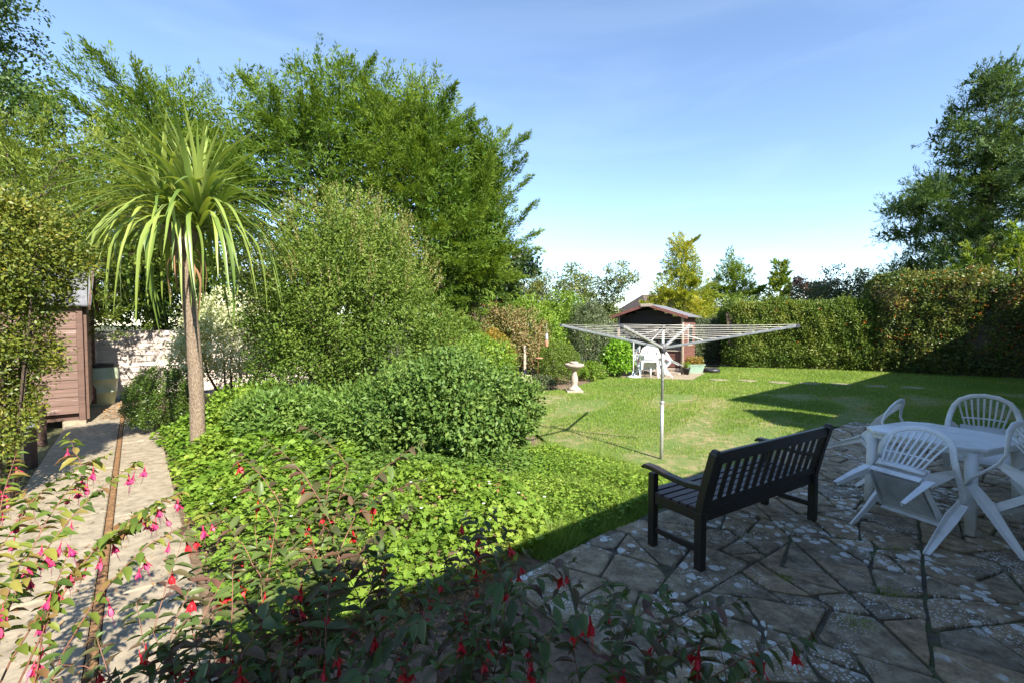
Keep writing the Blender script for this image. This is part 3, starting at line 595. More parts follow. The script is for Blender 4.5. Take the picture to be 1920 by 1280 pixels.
MB().lathe([(.20, 0), (.24, .04), (.285, .3), (.295, .305), (.295, .33), (.285, .335), (.315, .58), (.325, .585), (.325, .61), (.315, .615), (.32, .84), (.30, .86)], 28).build('barrel', M['butt'], wb, True)
MB().lathe([(.325, .85), (.335, .86), (.335, .89), (.30, .91), (.05, .93)], 28).build('lid', M['rubber'], wb, True)
MB().box((0, 0, -.02), (.5, .5, .08)).build('stand', M['concrete'], wb)
bk = thing('bucket', 'small pale blue-grey bucket beside the shed', 'bucket', W(-1.32, 10.7))
MB().lathe([(.10, 0), (.105, .01), (.145, .25), (.155, .25), (.155, .27), (.14, .27), (.10, .03), (.02, .025)], 22).build('pail', M['bluegrey'], bk, True)
MB().tube([(.15 * math.cos(a), .02, .25 + .10 * math.sin(a)) for a in np.linspace(0, math.pi, 9)], .004, 5).build('handle', M['alu'], bk, True)
for d, n, h, lb in ((-1.12, 9.75, .62, 'short grey timber post left of the path, close to the shed'), (-1.06, 8.35, .5, 'short grey timber post left of the path, nearer the camera')):
    tag(MB().box((0, 0, h / 2 - .05), (.09, .09, h)).build('edging_post', M['shed_post'], None, bevel=.006, loc=W(d, n)), lb, 'post', 'posts left of the path')

# ------------------------------------------------------------------ summerhouse with its terrace
TF = Vector((-.55, -.83, 0)).normalized(); TS = Vector((.83, -.55, 0)).normalized(); TY = math.atan2(TS.y, TS.x)
su = thing('summerhouse', 'dark wooden summerhouse with red stained gable roof at the end of the lawn', 'summerhouse', (6.13, 16.25, .0), TY)   # local x to the right along its front (0 at right corner), y to the back
fw, fd = 2.45, 1.9
MB().box((-fw / 2, fd / 2, .17), (fw, fd, .06)).build('floor_deck', M['greywood'], su)
MB().box((-fw / 2, -.03, .10), (fw, .05, .2)).build('front_sill', M['greywood'], su)
MB().box((-fw / 2, -.32, .04), (fw * .98, .5, .07)).build('step', M['greywood'], su)
for x in (-.04, -fw + .04): MB().box((x, -.0, 1.12), (.08, .08, 1.95)).build('post', M['greywood'], su, bevel=.005)
for k in range(13): MB().box((0, 0, 0), (fd, .016, .148), Matrix.Rotation(R(-5), 3, 'X')).build('board', M['cedar'], su, loc=(-.012, fd / 2 + .04, .28 + k * .14)); o = COL.objects[-1]; o.rotation_euler = (0, 0, R(90))
for k in range(13): o = MB().box((0, 0, 0), (fd, .016, .148), Matrix.Rotation(R(5), 3, 'X')).build('board', M['cedar'], su, loc=(-fw + .012, fd / 2 + .04, .28 + k * .14)); o.rotation_euler = (0, 0, R(90))
w = MB().box((.004, 1.0, 1.35), (.05, .75, .75)).build('window', M['greywood'], su); MB().box((.018, 1.0, 1.35), (.03, .62, .62)).build('pane', M['glass'], w)
for k in range(4): MB().box((-1.98, .03, .30 + k * .135), (.80, .02, .145), Matrix.Rotation(R(-5), 3, 'X')).build('board', M['cedar'], su)
for k in range(4): MB().box((-.50, .03, .30 + k * .135), (.80, .02, .145), Matrix.Rotation(R(-5), 3, 'X')).build('board', M['cedar'], su)
for x0, x1, z0 in ((-2.38, -1.6, .82), (-.88, -.1, .82)):
    w = MB().box(((x0 + x1) / 2, .03, (z0 + 1.78) / 2 + .0), (x1 - x0, .03, 1.78 - z0)).build('pane', M['glass'], su)
    for x in (x0, (x0 + x1) / 2, x1): MB().box((x, .02, (z0 + 1.8) / 2), (.035, .05, 1.8 - z0)).build('glazing_bar', M['darkwood'], su)
    MB().box(((x0 + x1) / 2, .01, z0), (x1 - x0 + .06, .08, .03)).build('window_sill', M['greywood'], su)
for x0, x1 in ((-1.56, -1.25), (-1.22, -.92)):
    dr = MB().box(((x0 + x1) / 2, .04, 1.0), (x1 - x0, .03, 1.6)).build('door', M['darkwood'], su); MB().box(((x0 + x1) / 2, .022, 1.25), (x1 - x0 - .08, .012, .9)).build('pane', M['glass'], dr)
for k in range(4):
    z = 1.86 + k * .12; hw = (fw / 2) * (1 - max(0, z - 1.95) / .5)
    MB().box((-fw / 2, .02, z), (max(.2, hw * 2 - .05), .02, .125), Matrix.Rotation(R(-4), 3, 'X')).build('gable_board', M['darkwood'], su)
MB().box((-fw / 2, fd, 1.1), (fw, .03, 1.8)).build('back_wall', M['darkwood'], su)
for s in (-1, 1):
    e = Vector((-fw / 2 + s * (fw / 2 + .22), 0, 2.0)); a = Vector((-fw / 2, 0, 2.47))
    for nm, y0, y1, hh, dz, mt in (('roof', -.38, fd + .12, .03, .03, 'felt'), ('fascia', -.41, -.385, .10, 0, 'roofred')):
        nrm = Vector((s * (a.z - e.z), 0, abs(a.x - e.x))).normalized() * (hh / 2)
        c = [e + nrm, a + nrm, a - nrm, e - nrm]; vs = [(p.x, y0, p.z + dz) for p in c] + [(p.x, y1, p.z + dz) for p in c]
        MB().add(vs, [(0, 1, 2, 3), (7, 6, 5, 4), (0, 4, 5, 1), (1, 5, 6, 2), (2, 6, 7, 3), (3, 7, 4, 0)]).build(nm, M[mt], su)
MB().box((-fw / 2, -.425, 2.46), (.40, .02, .11)).build('ridge_plate', M['greywood'], su)
MB().tube([(-.04, -.06, .2), (-.04, -.06, 1.9), (-.02, -.2, 2.02)], .03, 8).build('downpipe', M['greywood'], su, True)

ter = MB().add([(2.9, 15.7, -.012), (5.75, 14.4, -.012), (7.55, 17.3, -.012), (4.6, 18.9, -.012)], [(0, 1, 2, 3)]).build('terrace', M['soil']); ter['kind'] = 'structure'
rs = random.Random(3); O = Vector((5.75, 14.45, 0)); ex = Vector((-.91, .41, 0)); ey = Vector((.53, .85, 0))
for i in range(7):
    for j in range(5):
        a, b = i * .45, j * .6; g = .012; z = rs.uniform(.006, .016)
        c = [O + ex * (a + u) + ey * (b + v) for u, v in ((g, g), (.45 - g, g), (.45 - g, .6 - g), (g, .6 - g))]
        MB().prism([(p.x, p.y) for p in c][::-1], -.02, z).build('slab', M['concrete'], ter)

# stepping stones sunk in the lawn beyond the shade
rs = random.Random(14)
names = ('nearest the terrace', 'second from the terrace', 'third from the terrace', 'fourth from the terrace', 'fifth from the terrace', 'sixth from the terrace', 'at the far right end of the row')
for k in range(7):
    t = k / 6; x, y = 6.6 + 4.6 * t, 14.45 - 1.75 * t + .1 * math.sin(k * 2); pts = [(x + rs.uniform(.26, .36) * math.cos(a), y + rs.uniform(.2, .27) * math.sin(a)) for a in np.linspace(0, 6.28, 9)[:-1]]
    tag(MB().prism(pts, -.03, .022).build('stepping_stone', M['concrete'], bevel=.008), 'flat pale stepping stone in the lawn, ' + names[k], 'stepping stone', 'stepping stones across the lawn')

# far roofs that show between the trees
def far_house(label, x, y, w, dp, zw, zr, rz, wall):
    t = thing('distant_house', label, 'house', (x, y, 0), rz)
    MB().box((0, 0, zw / 2), (w, dp, zw)).build('wall', M[wall], t)
    MB().add([(-w / 2 - .3, -dp / 2 - .4, zw - .15), (w / 2 + .3, -dp / 2 - .4, zw - .15), (w / 2 + .3, dp / 2 + .4, zw - .15), (-w / 2 - .3, dp / 2 + .4, zw - .15), (-w / 2 + 1.5, 0, zr), (w / 2 - 1.5, 0, zr)], [(0, 1, 5, 4), (1, 2, 5), (2, 3, 4, 5), (3, 0, 4), (3, 2, 1, 0)]).build('roof', M['tile'], t)
    for sx in (-.25, .25):
        o = MB().box((sx * w, -dp / 2 - .01, zw * .55), (1.5, .06, 1.1)).build('window', M['plastic'], t); MB().box((sx * w, -dp / 2 - .045, zw * .55), (1.35, .02, .95)).build('pane', M['glass'], o)
    MB().box((w * .2, .3, zr - .1), (.7, .6, 1.3)).build('chimney', M['brick'], t) if wall == 'brick' else None
far_house('distant brown-roofed bungalow behind the summerhouse and golden conifer', 15.4, 46, 8, 8, 2.7, 4.7, .25, 'render')
far_house('distant red brick house glimpsed between trees left of centre', -2.6, 38, 5.5, 7, 4.6, 6.0, -.2, 'brick')
#@@PLANTS
# ================================================================== TREES AND SHRUBS
# the tall cypress row on the left
BL = (.098, .0245)
plume_tree('cypress_tree', 'feathery green cypress at the left of the row, behind the palm', (-9.4, 12.2, 0), [((0, 0, 4.5), (2.5, 1.9, 3.9)), ((.5, 0, 6.4), (1.5, 1.2, 1.6))], L['cypress'], 21, 1150, 48, .78, BL, .2, .22, arms=20)
plume_tree('cypress_tree', 'tallest and broadest cypress at the middle of the left row', (-5.2, 13.0, 0), [((0, 0, 4.8), (3.2, 2.4, 4.0)), ((.1, 0, 7.4), (1.8, 1.5, 2.0)), ((-1.9, 0, 6.5), (1.6, 1.5, 2.1)), ((1.6, 0, 6.5), (1.7, 1.6, 2.1))], L['cypress'], 22, 1850, 46, .8, BL, .2, .22, trunk_r=.22, arms=34)
plume_tree('cypress_tree', 'cypress with upswept plumes right of the tallest one', (-2.5, 13.4, 0), [((0, 0, 4.4), (2.0, 1.9, 3.9)), ((-.2, 0, 7.0), (1.2, 1.2, 1.8))], L['cypress'], 23, 1080, 50, .8, BL, .2, .22, arms=26)
plume_tree('cypress_tree', 'shorter cypress with long pointed side sprays at the right end of the row', (-1.2, 14.2, 0), [((0, 0, 4.3), (1.35, 1.4, 2.6)), ((.35, 0, 6.3), (.7, .75, 1.5))], L['cypress'], 24, 520, 50, .85, BL, up=.15, lump=.28, arms=26)
plume_tree('golden_cypress', 'yellow-green cypress rising above the shed at the left edge', (-9.6, 9.0, 0), [((0, 0, 3.1), (2.0, 1.7, 2.6)), ((-1.0, 0, 4.5), (1.5, 1.4, 1.6)), ((1.5, .6, 3.9), (1.3, 1.2, 1.5))], L['gold'], 25, 1150, 46, .55, (.075, .018), .4, .22)
# broad-leaved tree leaning into the top left corner
def broad_tree(name, label, base, H, clumps, mat, seed, per=260, ll=.11, lw=.07, tr=.16, group=None, shape='diamond'):
    rng = np.random.default_rng(seed); t = thing(name, label, 'tree', base, 0, group); Ps = []; As = []; Ns = []; rn = []
    top = np.array((0, 0, H * .55)); MB().tube([(0, 0, 0), (.05, .02, H * .3), tuple(top)], [tr, tr * .8, tr * .5], 8).build('trunk', M['bark'], t, True); br = MB()
    for (x, y, z, r) in clumps:
        c = np.array((x, y, z)); mid = (top + c) / 2 + rng.normal(size=3) * .15; br.tube([tuple(top), tuple(mid), tuple(c)], [tr * .35, tr * .2, .01], 5, False)
        n = int(per * (r / .6) ** 2); q = rdir(rng, n) * (rng.random((n, 1)) ** .5) * r * np.array([1, 1, .75])
        sub = rdir(rng, 9) * r * .75; k = rng.integers(0, 9, n); P = c + sub[k] + q * .42
        Ps.append(P); As.append(unit(q + rng.normal(size=q.shape) * .6 * r + np.array([0, 0, -.2 * r]))); Ns.append(unit(rng.normal(size=q.shape) * .6 + np.array([0, 0, 1.]))); rn.append(.6 * rng.random(n) + .4 * rng.random(9)[k])
    P = np.vstack(Ps); n = len(P)
    leaves('crown', P, np.vstack(As), np.vstack(Ns), ll * (.6 + .8 * rng.random(n)), lw * (.6 + .8 * rng.random(n)), mat, t, shape, np.concatenate(rn))
    br.build('branches', M['bark'], t, True); return t
rs = random.Random(41)
broad_tree('broadleaf_tree', 'dark leafy tree overhanging the top left corner', (-14.5, 11.5, 0), 9.5, [(rs.uniform(-3.2, 3.5), rs.uniform(-2, 2), rs.uniform(5.6, 11.6), rs.uniform(.6, 1.0)) for _ in range(46)], L['tree'], 42, 370, .105, .064, .25)

# small-leaved golden bush spilling over the shed wall
def up_gold(P, rnd, rng): return np.clip(rnd * .8 + .12, 0, 1)
shrub('golden_shrub', 'golden small-leaved shrub at the left edge in front of the shed', 'shrub', W(-1.02, 6.6), (.7, .6, .75), L['lonicera'], 400, .14, 95, .036, .021, 51, stem_r=.014, lump=.3, stems=9, low=-.8, lobes=[((.10, 0, 2.5), (.55, .55, .75), .38), ((-.02, 0, 1.68), (.42, .45, .7), .29), ((-.08, -.05, .95), (.36, .38, .6), .25), ((-.6, 0, 1.9), (.5, .5, 1.2), .12)])
shrub('ivy_bush', 'dark ivy-like bush hanging over the top of the white fence', 'shrub', W(.7, 15.35), (2.4, .8, 1.25), L['ivy'], 220, .26, 70, .075, .06, 52, zc=2.55, lump=.25, stems=8, low=-.6)
shrub('variegated_shrub', 'cream variegated shrub right of the palm trunk', 'shrub', (-5.7, 9.3, 0), (1.15, .7, .95), L['pale'], 230, .17, 60, .06, .038, 53, zc=1.3, lump=.3)
shrub('clipped_bush', 'clipped dark green dome bush beside the path under the palm', 'shrub', (-5.78, 7.5, 0), (.56, .56, .60), L['box'], 330, .07, 48, .028, .018, 54, zc=.5, lump=.04, stems=4, fill=.5)
shrub('evergreen_bush', 'dark glossy evergreen bush between the palm and the large shrub', 'shrub', (-4.0, 9.9, 0), (1.3, 1.0, 1.5), L['ivy'], 200, .24, 70, .06, .038, 55, zc=1.6, lump=.25)
# the big myrtle-like shrub
def tips(P, rnd, rng): return rnd * .75 + .22 * np.clip((P[:, 2] - 1.4) / 2.4, 0, 1)
bs = shrub('large_shrub', 'huge rounded fine-leaved green shrub in the middle of the border', 'shrub', (-2.85, 7.9, 0), (1.8, 1.55, 1.9), L['shrub'], 880, .19, 74, .052, .026, 56, lobes=[((0, 0, 2.0), (1.68, 1.45, 1.9), .5), ((-.55, -.35, 1.5), (1.05, 1.0, 1.3), .18), ((.95, -.25, 1.45), (1.0, 1.0, 1.3), .18), ((-.05, 0, 3.0), (1.15, 1.0, .95), .14)], lump=.26, stems=12, stem_r=.035, rndf=tips, low=-.8)
def shoots(t, mat, c, r, k, seed, ln, lf, up=.75, low=.1):
    """young shoots standing proud of a shrub"""
    rng = np.random.default_rng(seed); D = rdir(rng, k * 4); D = D[(D[:, 2] > low) & (D[:, 1] < .5)][:k]; k = len(D); P0 = np.array(c) + D * np.array(r) * .95; u = np.linspace(0, 1, 16); dr = unit(D * .6 + np.array([0, 0, up]) + rng.normal(size=(k, 3)) * .3); l = ln * (.4 + .9 * rng.random(k))
    P = (P0[:, None, :] + dr[:, None, :] * (u[None, :] * l[:, None])[:, :, None]).reshape(-1, 3); n = len(P); leaves('shoots', P, rng.normal(size=(n, 3)) * .8 + np.repeat(dr, 16, 0) * .7, rng.normal(size=(n, 3)), lf * (.6 + .7 * rng.random(n)), lf * .48, mat, t, 'diamond', np.clip(.35 + .6 * rng.random(n), 0, 1))
rng = np.random.default_rng(57); k = 260; D = rdir(rng, k * 3); D = D[D[:, 2] > .15][:k]; Pt = np.array((0, 0, 2.0)) + D * np.array((1.62, 1.45, 1.86)) * .95
u = np.linspace(0, 1, 22); PS = (Pt[:, None, :] + (D[:, None, :] * .45 + np.array([0, 0, .75])) * u[None, :, None] * .34).reshape(-1, 3); n = len(PS)
leaves('shoots', PS, rng.normal(size=(n, 3)) * .8 + np.array([0, 0, .9]), rng.normal(size=(n, 3)), .038, .016, L['shrub_tip'], bs, 'diamond', rng.random(n))
shrub('round_shrub', 'low rounded dull green shrub at the front of the border by the lawn', 'shrub', (-.85, 6.15, 0), (1.08, .85, .72), L['round'], 380, .17, 80, .062, .036, 58, zc=.56, lump=.32, stems=8, stem_r=.018, low=-.7)
shoots(bs, L['shrub'], (-.05, -.15, 1.9), (1.6, 1.4, 1.75), 170, 571, .42, .05)
shoots(COL.objects['round_shrub'], L['round'], (0, 0, .56), (1.08, .85, .72), 150, 581, .34, .058)
shrub('leafy_perennial', 'grey-green leafy clump left of the low rounded shrub', 'plant', (-1.95, 6.1, 0), (.75, .6, .55), L['perennial'], 150, .14, 50, .07, .028, 59, zc=.42, lump=.2, stems=5, stem_r=.008, low=-.4)
shrub('leafy_perennial', 'grey-green leafy clump at the foot of the palm', 'plant', (-3.25, 6.5, 0), (.8, .6, .5), L['perennial'], 150, .14, 50, .07, .028, 60, zc=.4, lump=.2, stems=5, stem_r=.008, low=-.4)
shrub('climbing_bush', 'mid-green bush left of the large shrub behind the ground cover', 'shrub', (-3.9, 7.0, 0), (.8, .6, .5), L['cover'], 110, .16, 60, .06, .042, 61, zc=.42, lump=.25, stems=5, stem_r=.012)

# far border, left of the lawn
shrub('golden_dome_bush', 'bronze and gold rounded bush at the edge of the lawn', 'shrub', (-.62, 12.9, 0), (.72, .7, .86), L['goldbush'], 190, .12, 55, .05, .03, 71, zc=.78, lump=.06, stems=3)
shrub('clipped_bush', 'clipped bright green dome behind the stone bird bath', 'shrub', (1.42, 13.9, 0), (.72, .7, .70), L['dome'], 260, .08, 50, .034, .02, 72, zc=.56, lump=.03, stems=3, fill=.5)
shrub('brown_topped_shrub', 'shrub with faded brown flower heads behind the golden bush', 'shrub', (-.25, 14.2, 0), (1.45, .9, 1.25), L['brownish'], 220, .2, 55, .075, .04, 73, zc=1.15, lump=.25)
shrub('mixed_shrub', 'mid-green shrub behind the clipped dome and bird feeder pole', 'shrub', (.75, 15.6, 0), (1.2, .9, 1.35), L['cover'], 170, .22, 50, .08, .045, 74, zc=1.2, lump=.3)
shrub('olive_shrub', 'grey-green upright shrub left of the summerhouse', 'shrub', (2.75, 15.9, 0), (.85, .8, 1.45), L['greygreen'], 200, .18, 60, .075, .026, 75, zc=1.3, lump=.18)
shrub('glossy_shrub', 'bright lime glossy shrub against the summerhouse steps', 'shrub', (3.55, 15.55, 0), (.52, .5, .66), L['choisya'], 130, .13, 45, .085, .05, 76, zc=.58, lump=.14, stems=3)
shrub('low_plant', 'low mounded green plant right of the bird bath', 'plant', (2.55, 14.75, 0), (.5, .42, .30), L['cover'], 70, .1, 40, .06, .03, 77, zc=.2, lump=.2, stems=3, stem_r=.006)
shrub('low_plant', 'low silvery plant left of the bird bath', 'plant', (.85, 12.7, 0), (.45, .3, .2), L['greygreen'], 50, .1, 40, .06, .02, 78, zc=.12, lump=.2, stems=3, stem_r=.006)
shrub('low_plant', 'low pale leafy plant at the lawn corner below the golden bush', 'plant', (.15, 12.3, 0), (.45, .35, .25), L['pale'], 50, .1, 40, .07, .022, 79, zc=.15, lump=.2, stems=3, stem_r=.006)
shrub('border_shrub', 'bushy green shrub between the large shrub and golden bush', 'shrub', (-1.7, 11.6, 0), (1.1, .9, 1.15), L['shrub'], 200, .2, 60, .07, .035, 80, zc=1.05, lump=.25)
shrub('border_shrub', 'green shrub at the lawn edge behind the low rounded shrub', 'shrub', (-.75, 9.4, 0), (.95, .8, .85), L['cover'], 150, .17, 60, .065, .036, 81, zc=.7, lump=.25)
shrub('border_shrub', 'fresh green bush behind the clipped dome and bird bath', 'shrub', (.35, 17.0, 0), (1.35, .9, 1.5), L['shrub'], 190, .23, 50, .085, .045, 85, zc=1.35, lump=.28)
shrub('border_shrub', 'light green bush left of the grey-green upright shrub', 'shrub', (2.0, 17.4, 0), (1.0, .8, 1.5), L['cover'], 150, .22, 50, .085, .045, 86, zc=1.5, lump=.28)
rs = random.Random(6)
broad_tree('wispy_tree', 'wide wispy green tree left of the summerhouse roof', (1.7, 19.5, 0), 4.6, [(rs.uniform(-2.4, 2.9), rs.uniform(-1.2, 1.2), rs.uniform(1.2, 3.5) + .7 * (1 - abs(k % 7 - 3) / 3), rs.uniform(.5, .75)) for k in range(60)], L['far'], 82, 420, .12, .05, .07)
broad_tree('dark_tree', 'dark broad-leaved tree below the end of the cypress row', (-1.0, 17.6, 0), 5.3, [(rs.uniform(-1.5, 1.5), rs.uniform(-.8, .8), rs.uniform(2.4, 4.9), rs.uniform(.5, .7)) for k in range(24)], L['fardark'], 83, 230, .16, .12, .1)
broad_tree('border_tree', 'low yellowish tree right behind the wispy one', (3.6, 21.5, 0), 3.4, [(rs.uniform(-1.4, 1.4), rs.uniform(-.8, .8), rs.uniform(.8, 2.7), rs.uniform(.5, .7)) for k in range(20)], L['far'], 84, 300, .12, .06, .08)

# behind the summerhouse and hedges
gold_prof = lambda h: (1 - h) ** .8 * min(1, .75 + h)
plume_tree('golden_conifer', 'golden yellow cone-shaped conifer behind the summerhouse', (9.1, 24.5, 0), [((0, 0, 1.9), (2.0, 1.7, 1.7)), ((0, 0, 3.4), (1.5, 1.4, 1.3)), ((-.1, 0, 4.7), (.95, .95, 1.1)), ((-.1, 0, 5.7), (.5, .5, .9))], L['fargold'], 91, 1050, 38, .62, (.13, .034), .35, .14, inner=4200, arms=10)
plume_tree('green_conifer', 'bright green conifer to the right of the golden one', (13.6, 28, 0), [((0, 0, 2.8), (1.7, 1.5, 1.8)), ((-.1, 0, 4.2), (1.15, 1.1, 1.2)), ((-.2, 0, 5.3), (.55, .55, .9))], L['cypress'], 92, 520, 38, .7, (.14, .038), .4, .2, inner=1500, arms=10)
cypress('green_conifer', 'small green conifer tip left of the purple tree', (18.2, 31, 0), 5.7, 1.3, L['cypress'], 93, 80, 10, 14, blade=(.26, .07), spray=.55, prof=gold_prof)
cypress('golden_conifer', 'narrow lime conifer close behind the summerhouse right corner', (8.2, 20.6, 0), 2.75, .55, L['fargold'], 94, 60, 9, 14, blade=(.12, .034), spray=.25, prof=lambda h: (1 - h) ** .4)
shrub('rounded_tree', 'rounded mid-green bush between the two far conifers', 'tree', (12.6, 25.5, 0), (1.6, 1.3, 1.75), L['dome'], 170, .26, 45, .12, .06, 95, zc=1.7, lump=.1)
broad_tree('purple_tree', 'dark purple-leaved tree beyond the hedge', (19.5, 30, 0), 5.4, [(rs.uniform(-1.0, 1.0), rs.uniform(-.6, .6), rs.uniform(2.4, 5.0), rs.uniform(.5, .7)) for k in range(16)], L['purple'], 96, 240, .18, .1, .1)
broad_tree('fruit_tree', 'loose grey-green tree showing above the lower hedge', (18.8, 25, 0), 5.2, [(rs.uniform(-2.4, 2.6), rs.uniform(-.8, .8), rs.uniform(2.2, 4.6), rs.uniform(.5, .75)) for k in range(36)], L['greygreen'], 97, 260, .15, .07, .12)
rs = random.Random(19); pads = [((0, 0, 8.0), (1.2, 1.2, 2.6))]
for k in range(74):
    h = 3.0 + 9.4 * ((k + rs.random()) / 74) ** 1.15; env = 4.5 * (max(.06, (12.9 - h) / 6.1) if h > 6.8 else .62 + .1 * (h - 3)); a = k * 2.399 + rs.uniform(-.4, .4); rr = env * rs.uniform(.35, .98); w = rs.uniform(.8, 1.3) * (1 if h < 8.5 else .62)
    pads.append(((math.cos(a) * rr, math.sin(a) * rr, h + .12 * rr), (w, w * .9, w * rs.uniform(.26, .4))))
plume_tree('monterey_cypress', 'huge dark layered cypress above the hedge at right', (20.4, 19.8, 0), pads, L['cypress_dark'], 98, 2450, 40, 1.25, (.15, .027), .14, .2, trunk_r=.32, lowcut=2.2, fill=.1, inner=9000, arms=60, pw=.13, armup=.1)
cypress('young_conifer', 'light green young conifer in front of the huge dark cypress', (18.7, 16.9, 0), 5.2, 2.0, L['cypress'], 99, 110, 13, 16, blade=(.18, .045), spray=.45, up=(.2, .7), leaders=3, spread=.8)

# --- hedges
def hedge(name, label, path, H, depth, mat, seed, n, ll, lw, rough=.16, berries=0, zlow=.05):
    rng = np.random.default_rng(seed); t = thing(name, label, 'hedge', (path[0][0], path[0][1], 0)); P0 = np.array(path, float) - np.array(path[0]); seg = np.diff(P0, axis=0); sl = np.linalg.norm(seg, axis=1); cum = np.concatenate([[0], np.cumsum(sl)]); T = cum[-1]
    def at(s):
        k = np.clip(np.searchsorted(cum, s, 'right') - 1, 0, len(sl) - 1); f = (s - cum[k]) / sl[k]; p = P0[k] + seg[k] * f[:, None]; d = seg[k] / sl[k][:, None]; return p, d, np.column_stack([d[:, 1], -d[:, 0]])
    hf = H if callable(H) else (lambda s: np.full_like(s, H))
    # cross-section: up the front, over the rounded top, a little way down the back; front belly bulges
    s = rng.random(n) * T; w = rng.random(n); Hs = hf(s); per = Hs + depth + .6; q = w * per
    p, d, nr = at(s); kx = lumps(rng, 6, 1.6); X3 = np.column_stack([s, q, np.zeros(n)]); bul = rough * (kx(X3 * 1.1) + .6 * lumps(rng, 6, 5)(X3))
    fr = q < Hs; tp = (~fr) & (q < Hs + depth); z = np.where(fr, q, np.where(tp, Hs, Hs - (q - Hs - depth))); off = np.where(fr, 0, np.where(tp, q - Hs, depth))
    rc = .35; e = np.clip((z - (Hs - rc)) / rc, 0, 1); off = np.where(fr, off + rc * (1 - np.sqrt(1 - e ** 2 * .999)), off); off = np.where(fr, off + .25 * np.clip(.5 - z, 0, 1), off)
    z = np.where(tp, z - rc * np.clip(1 - (q - Hs) / rc, 0, 1) ** 2 * .5, z)
    es = np.minimum(s, T - s); off = off + np.clip(.7 - es, 0, 1) ** 2 * .9; z = z - np.clip(.6 - es, 0, 1) ** 2 * 1.0
    nrm = np.where(fr[:, None], np.column_stack([nr, np.full(n, .25)]), np.where(tp[:, None], np.array([0, 0, 1.]), np.column_stack([-nr, np.zeros(n)])))
    P = np.column_stack([p - nr * off[:, None], z]) + unit(nrm) * (bul + rng.normal(size=n) * .06 - .12 * rng.random(n) ** 2)[:, None]
    keep = P[:, 2] > zlow; P = P[keep]; nrm = nrm[keep]; m = len(P)
    A = unit(nrm * .5 + rng.normal(size=(m, 3)) * .7 + np.array([0, 0, .25])); N = unit(nrm * .8 + np.array([0, 0, .4]) + rng.normal(size=(m, 3)) * .55)
    cl = lumps(rng, 7, 3)(P); rn = .5 + .9 * cl * .5 + .5 * (rng.random(m) - .5)
    leaves('foliage', P, A, N, ll * (.6 + .8 * rng.random(m)), lw * (.6 + .8 * rng.random(m)), mat, t, 'diamond', rn)
    k_ = rng.choice(m, 260, False); k_ = k_[P[k_, 2] > hf(np.zeros(1))[0] * .8]; PS = np.repeat(P[k_], 9, 0) + np.tile(np.linspace(0, 1, 9), len(k_))[:, None] * np.repeat(unit(nrm[k_] * .4 + np.array([0, 0, .8]) + rng.normal(size=(len(k_), 3)) * .3), 9, 0) * np.repeat(.12 + .25 * rng.random(len(k_)), 9)[:, None]; n_ = len(PS); leaves('shoots', PS, rng.normal(size=(n_, 3)) + [0, 0, .8], rng.normal(size=(n_, 3)), ll * .85, lw * .8, mat, t, 'diamond', .3 + .7 * rng.random(n_))
    core = MB(); ss = np.linspace(.25, T - .25, 14); pp, dd, nn = at(ss); hh = hf(ss) - .3
    core.loft([(*(a - b * depth / 2), h / 2) for a, b, h in zip(pp, nn, hh)], [[(-depth / 2 + .3, -h / 2), (depth / 2 - .2, -h / 2), (depth / 2 - .2, h / 2), (-depth / 2 + .3, h / 2)] for h in hh])
    core.build('light_block_core', M['bark'], t)  # solid core added inside the leaves to stop light passing through
    if berries:
        k = rng.choice(m, berries, False); k = k[(P[k, 2] > .8)]; k = k[lumps(rng, 6, 4)(P[k]) > -.05]; BP = P[k] + unit(nrm[k]) * .04
        c = np.repeat(BP, 5, 0) + rng.normal(size=(len(BP) * 5, 3)) * .035
        leaves('berries', c, rng.normal(size=c.shape), rng.normal(size=c.shape), .035, .035, L['berry'], t, 'oval')['kind'] = 'stuff'
    return t
hedge('clipped_hedge', 'long clipped green hedge with rounded end beyond the lawn', [(8.75, 18.9), (11.2, 18.1), (14.0, 16.9)], lambda s: 2.45 + .22 * np.clip(s / 2, 0, 1) + .06 * np.sin(s * 1.3) + .04 * np.sin(s * 3.1), 1.7, L['hedge'], 101, 60000, .075, .045, .24, 120)
hedge('berry_hedge', 'taller dark hedge dotted with orange berries at the right', [(13.3, 17.2), (16.3, 14.9), (18.6, 12.75), (19.8, 11.6)], lambda s: 3.42 + .09 * np.sin(s) + .05 * np.sin(s * 2.7), 1.8, L['pyra'], 102, 62000, .085, .05, .34, 1300)
hedge('variegated_hedge', 'pale variegated hedge behind the flower trough', [(6.9, 19.9), (8.3, 19.9), (9.6, 19.8)], 1.95, 1.0, L['greygreen'], 103, 26000, .07, .04, .12)
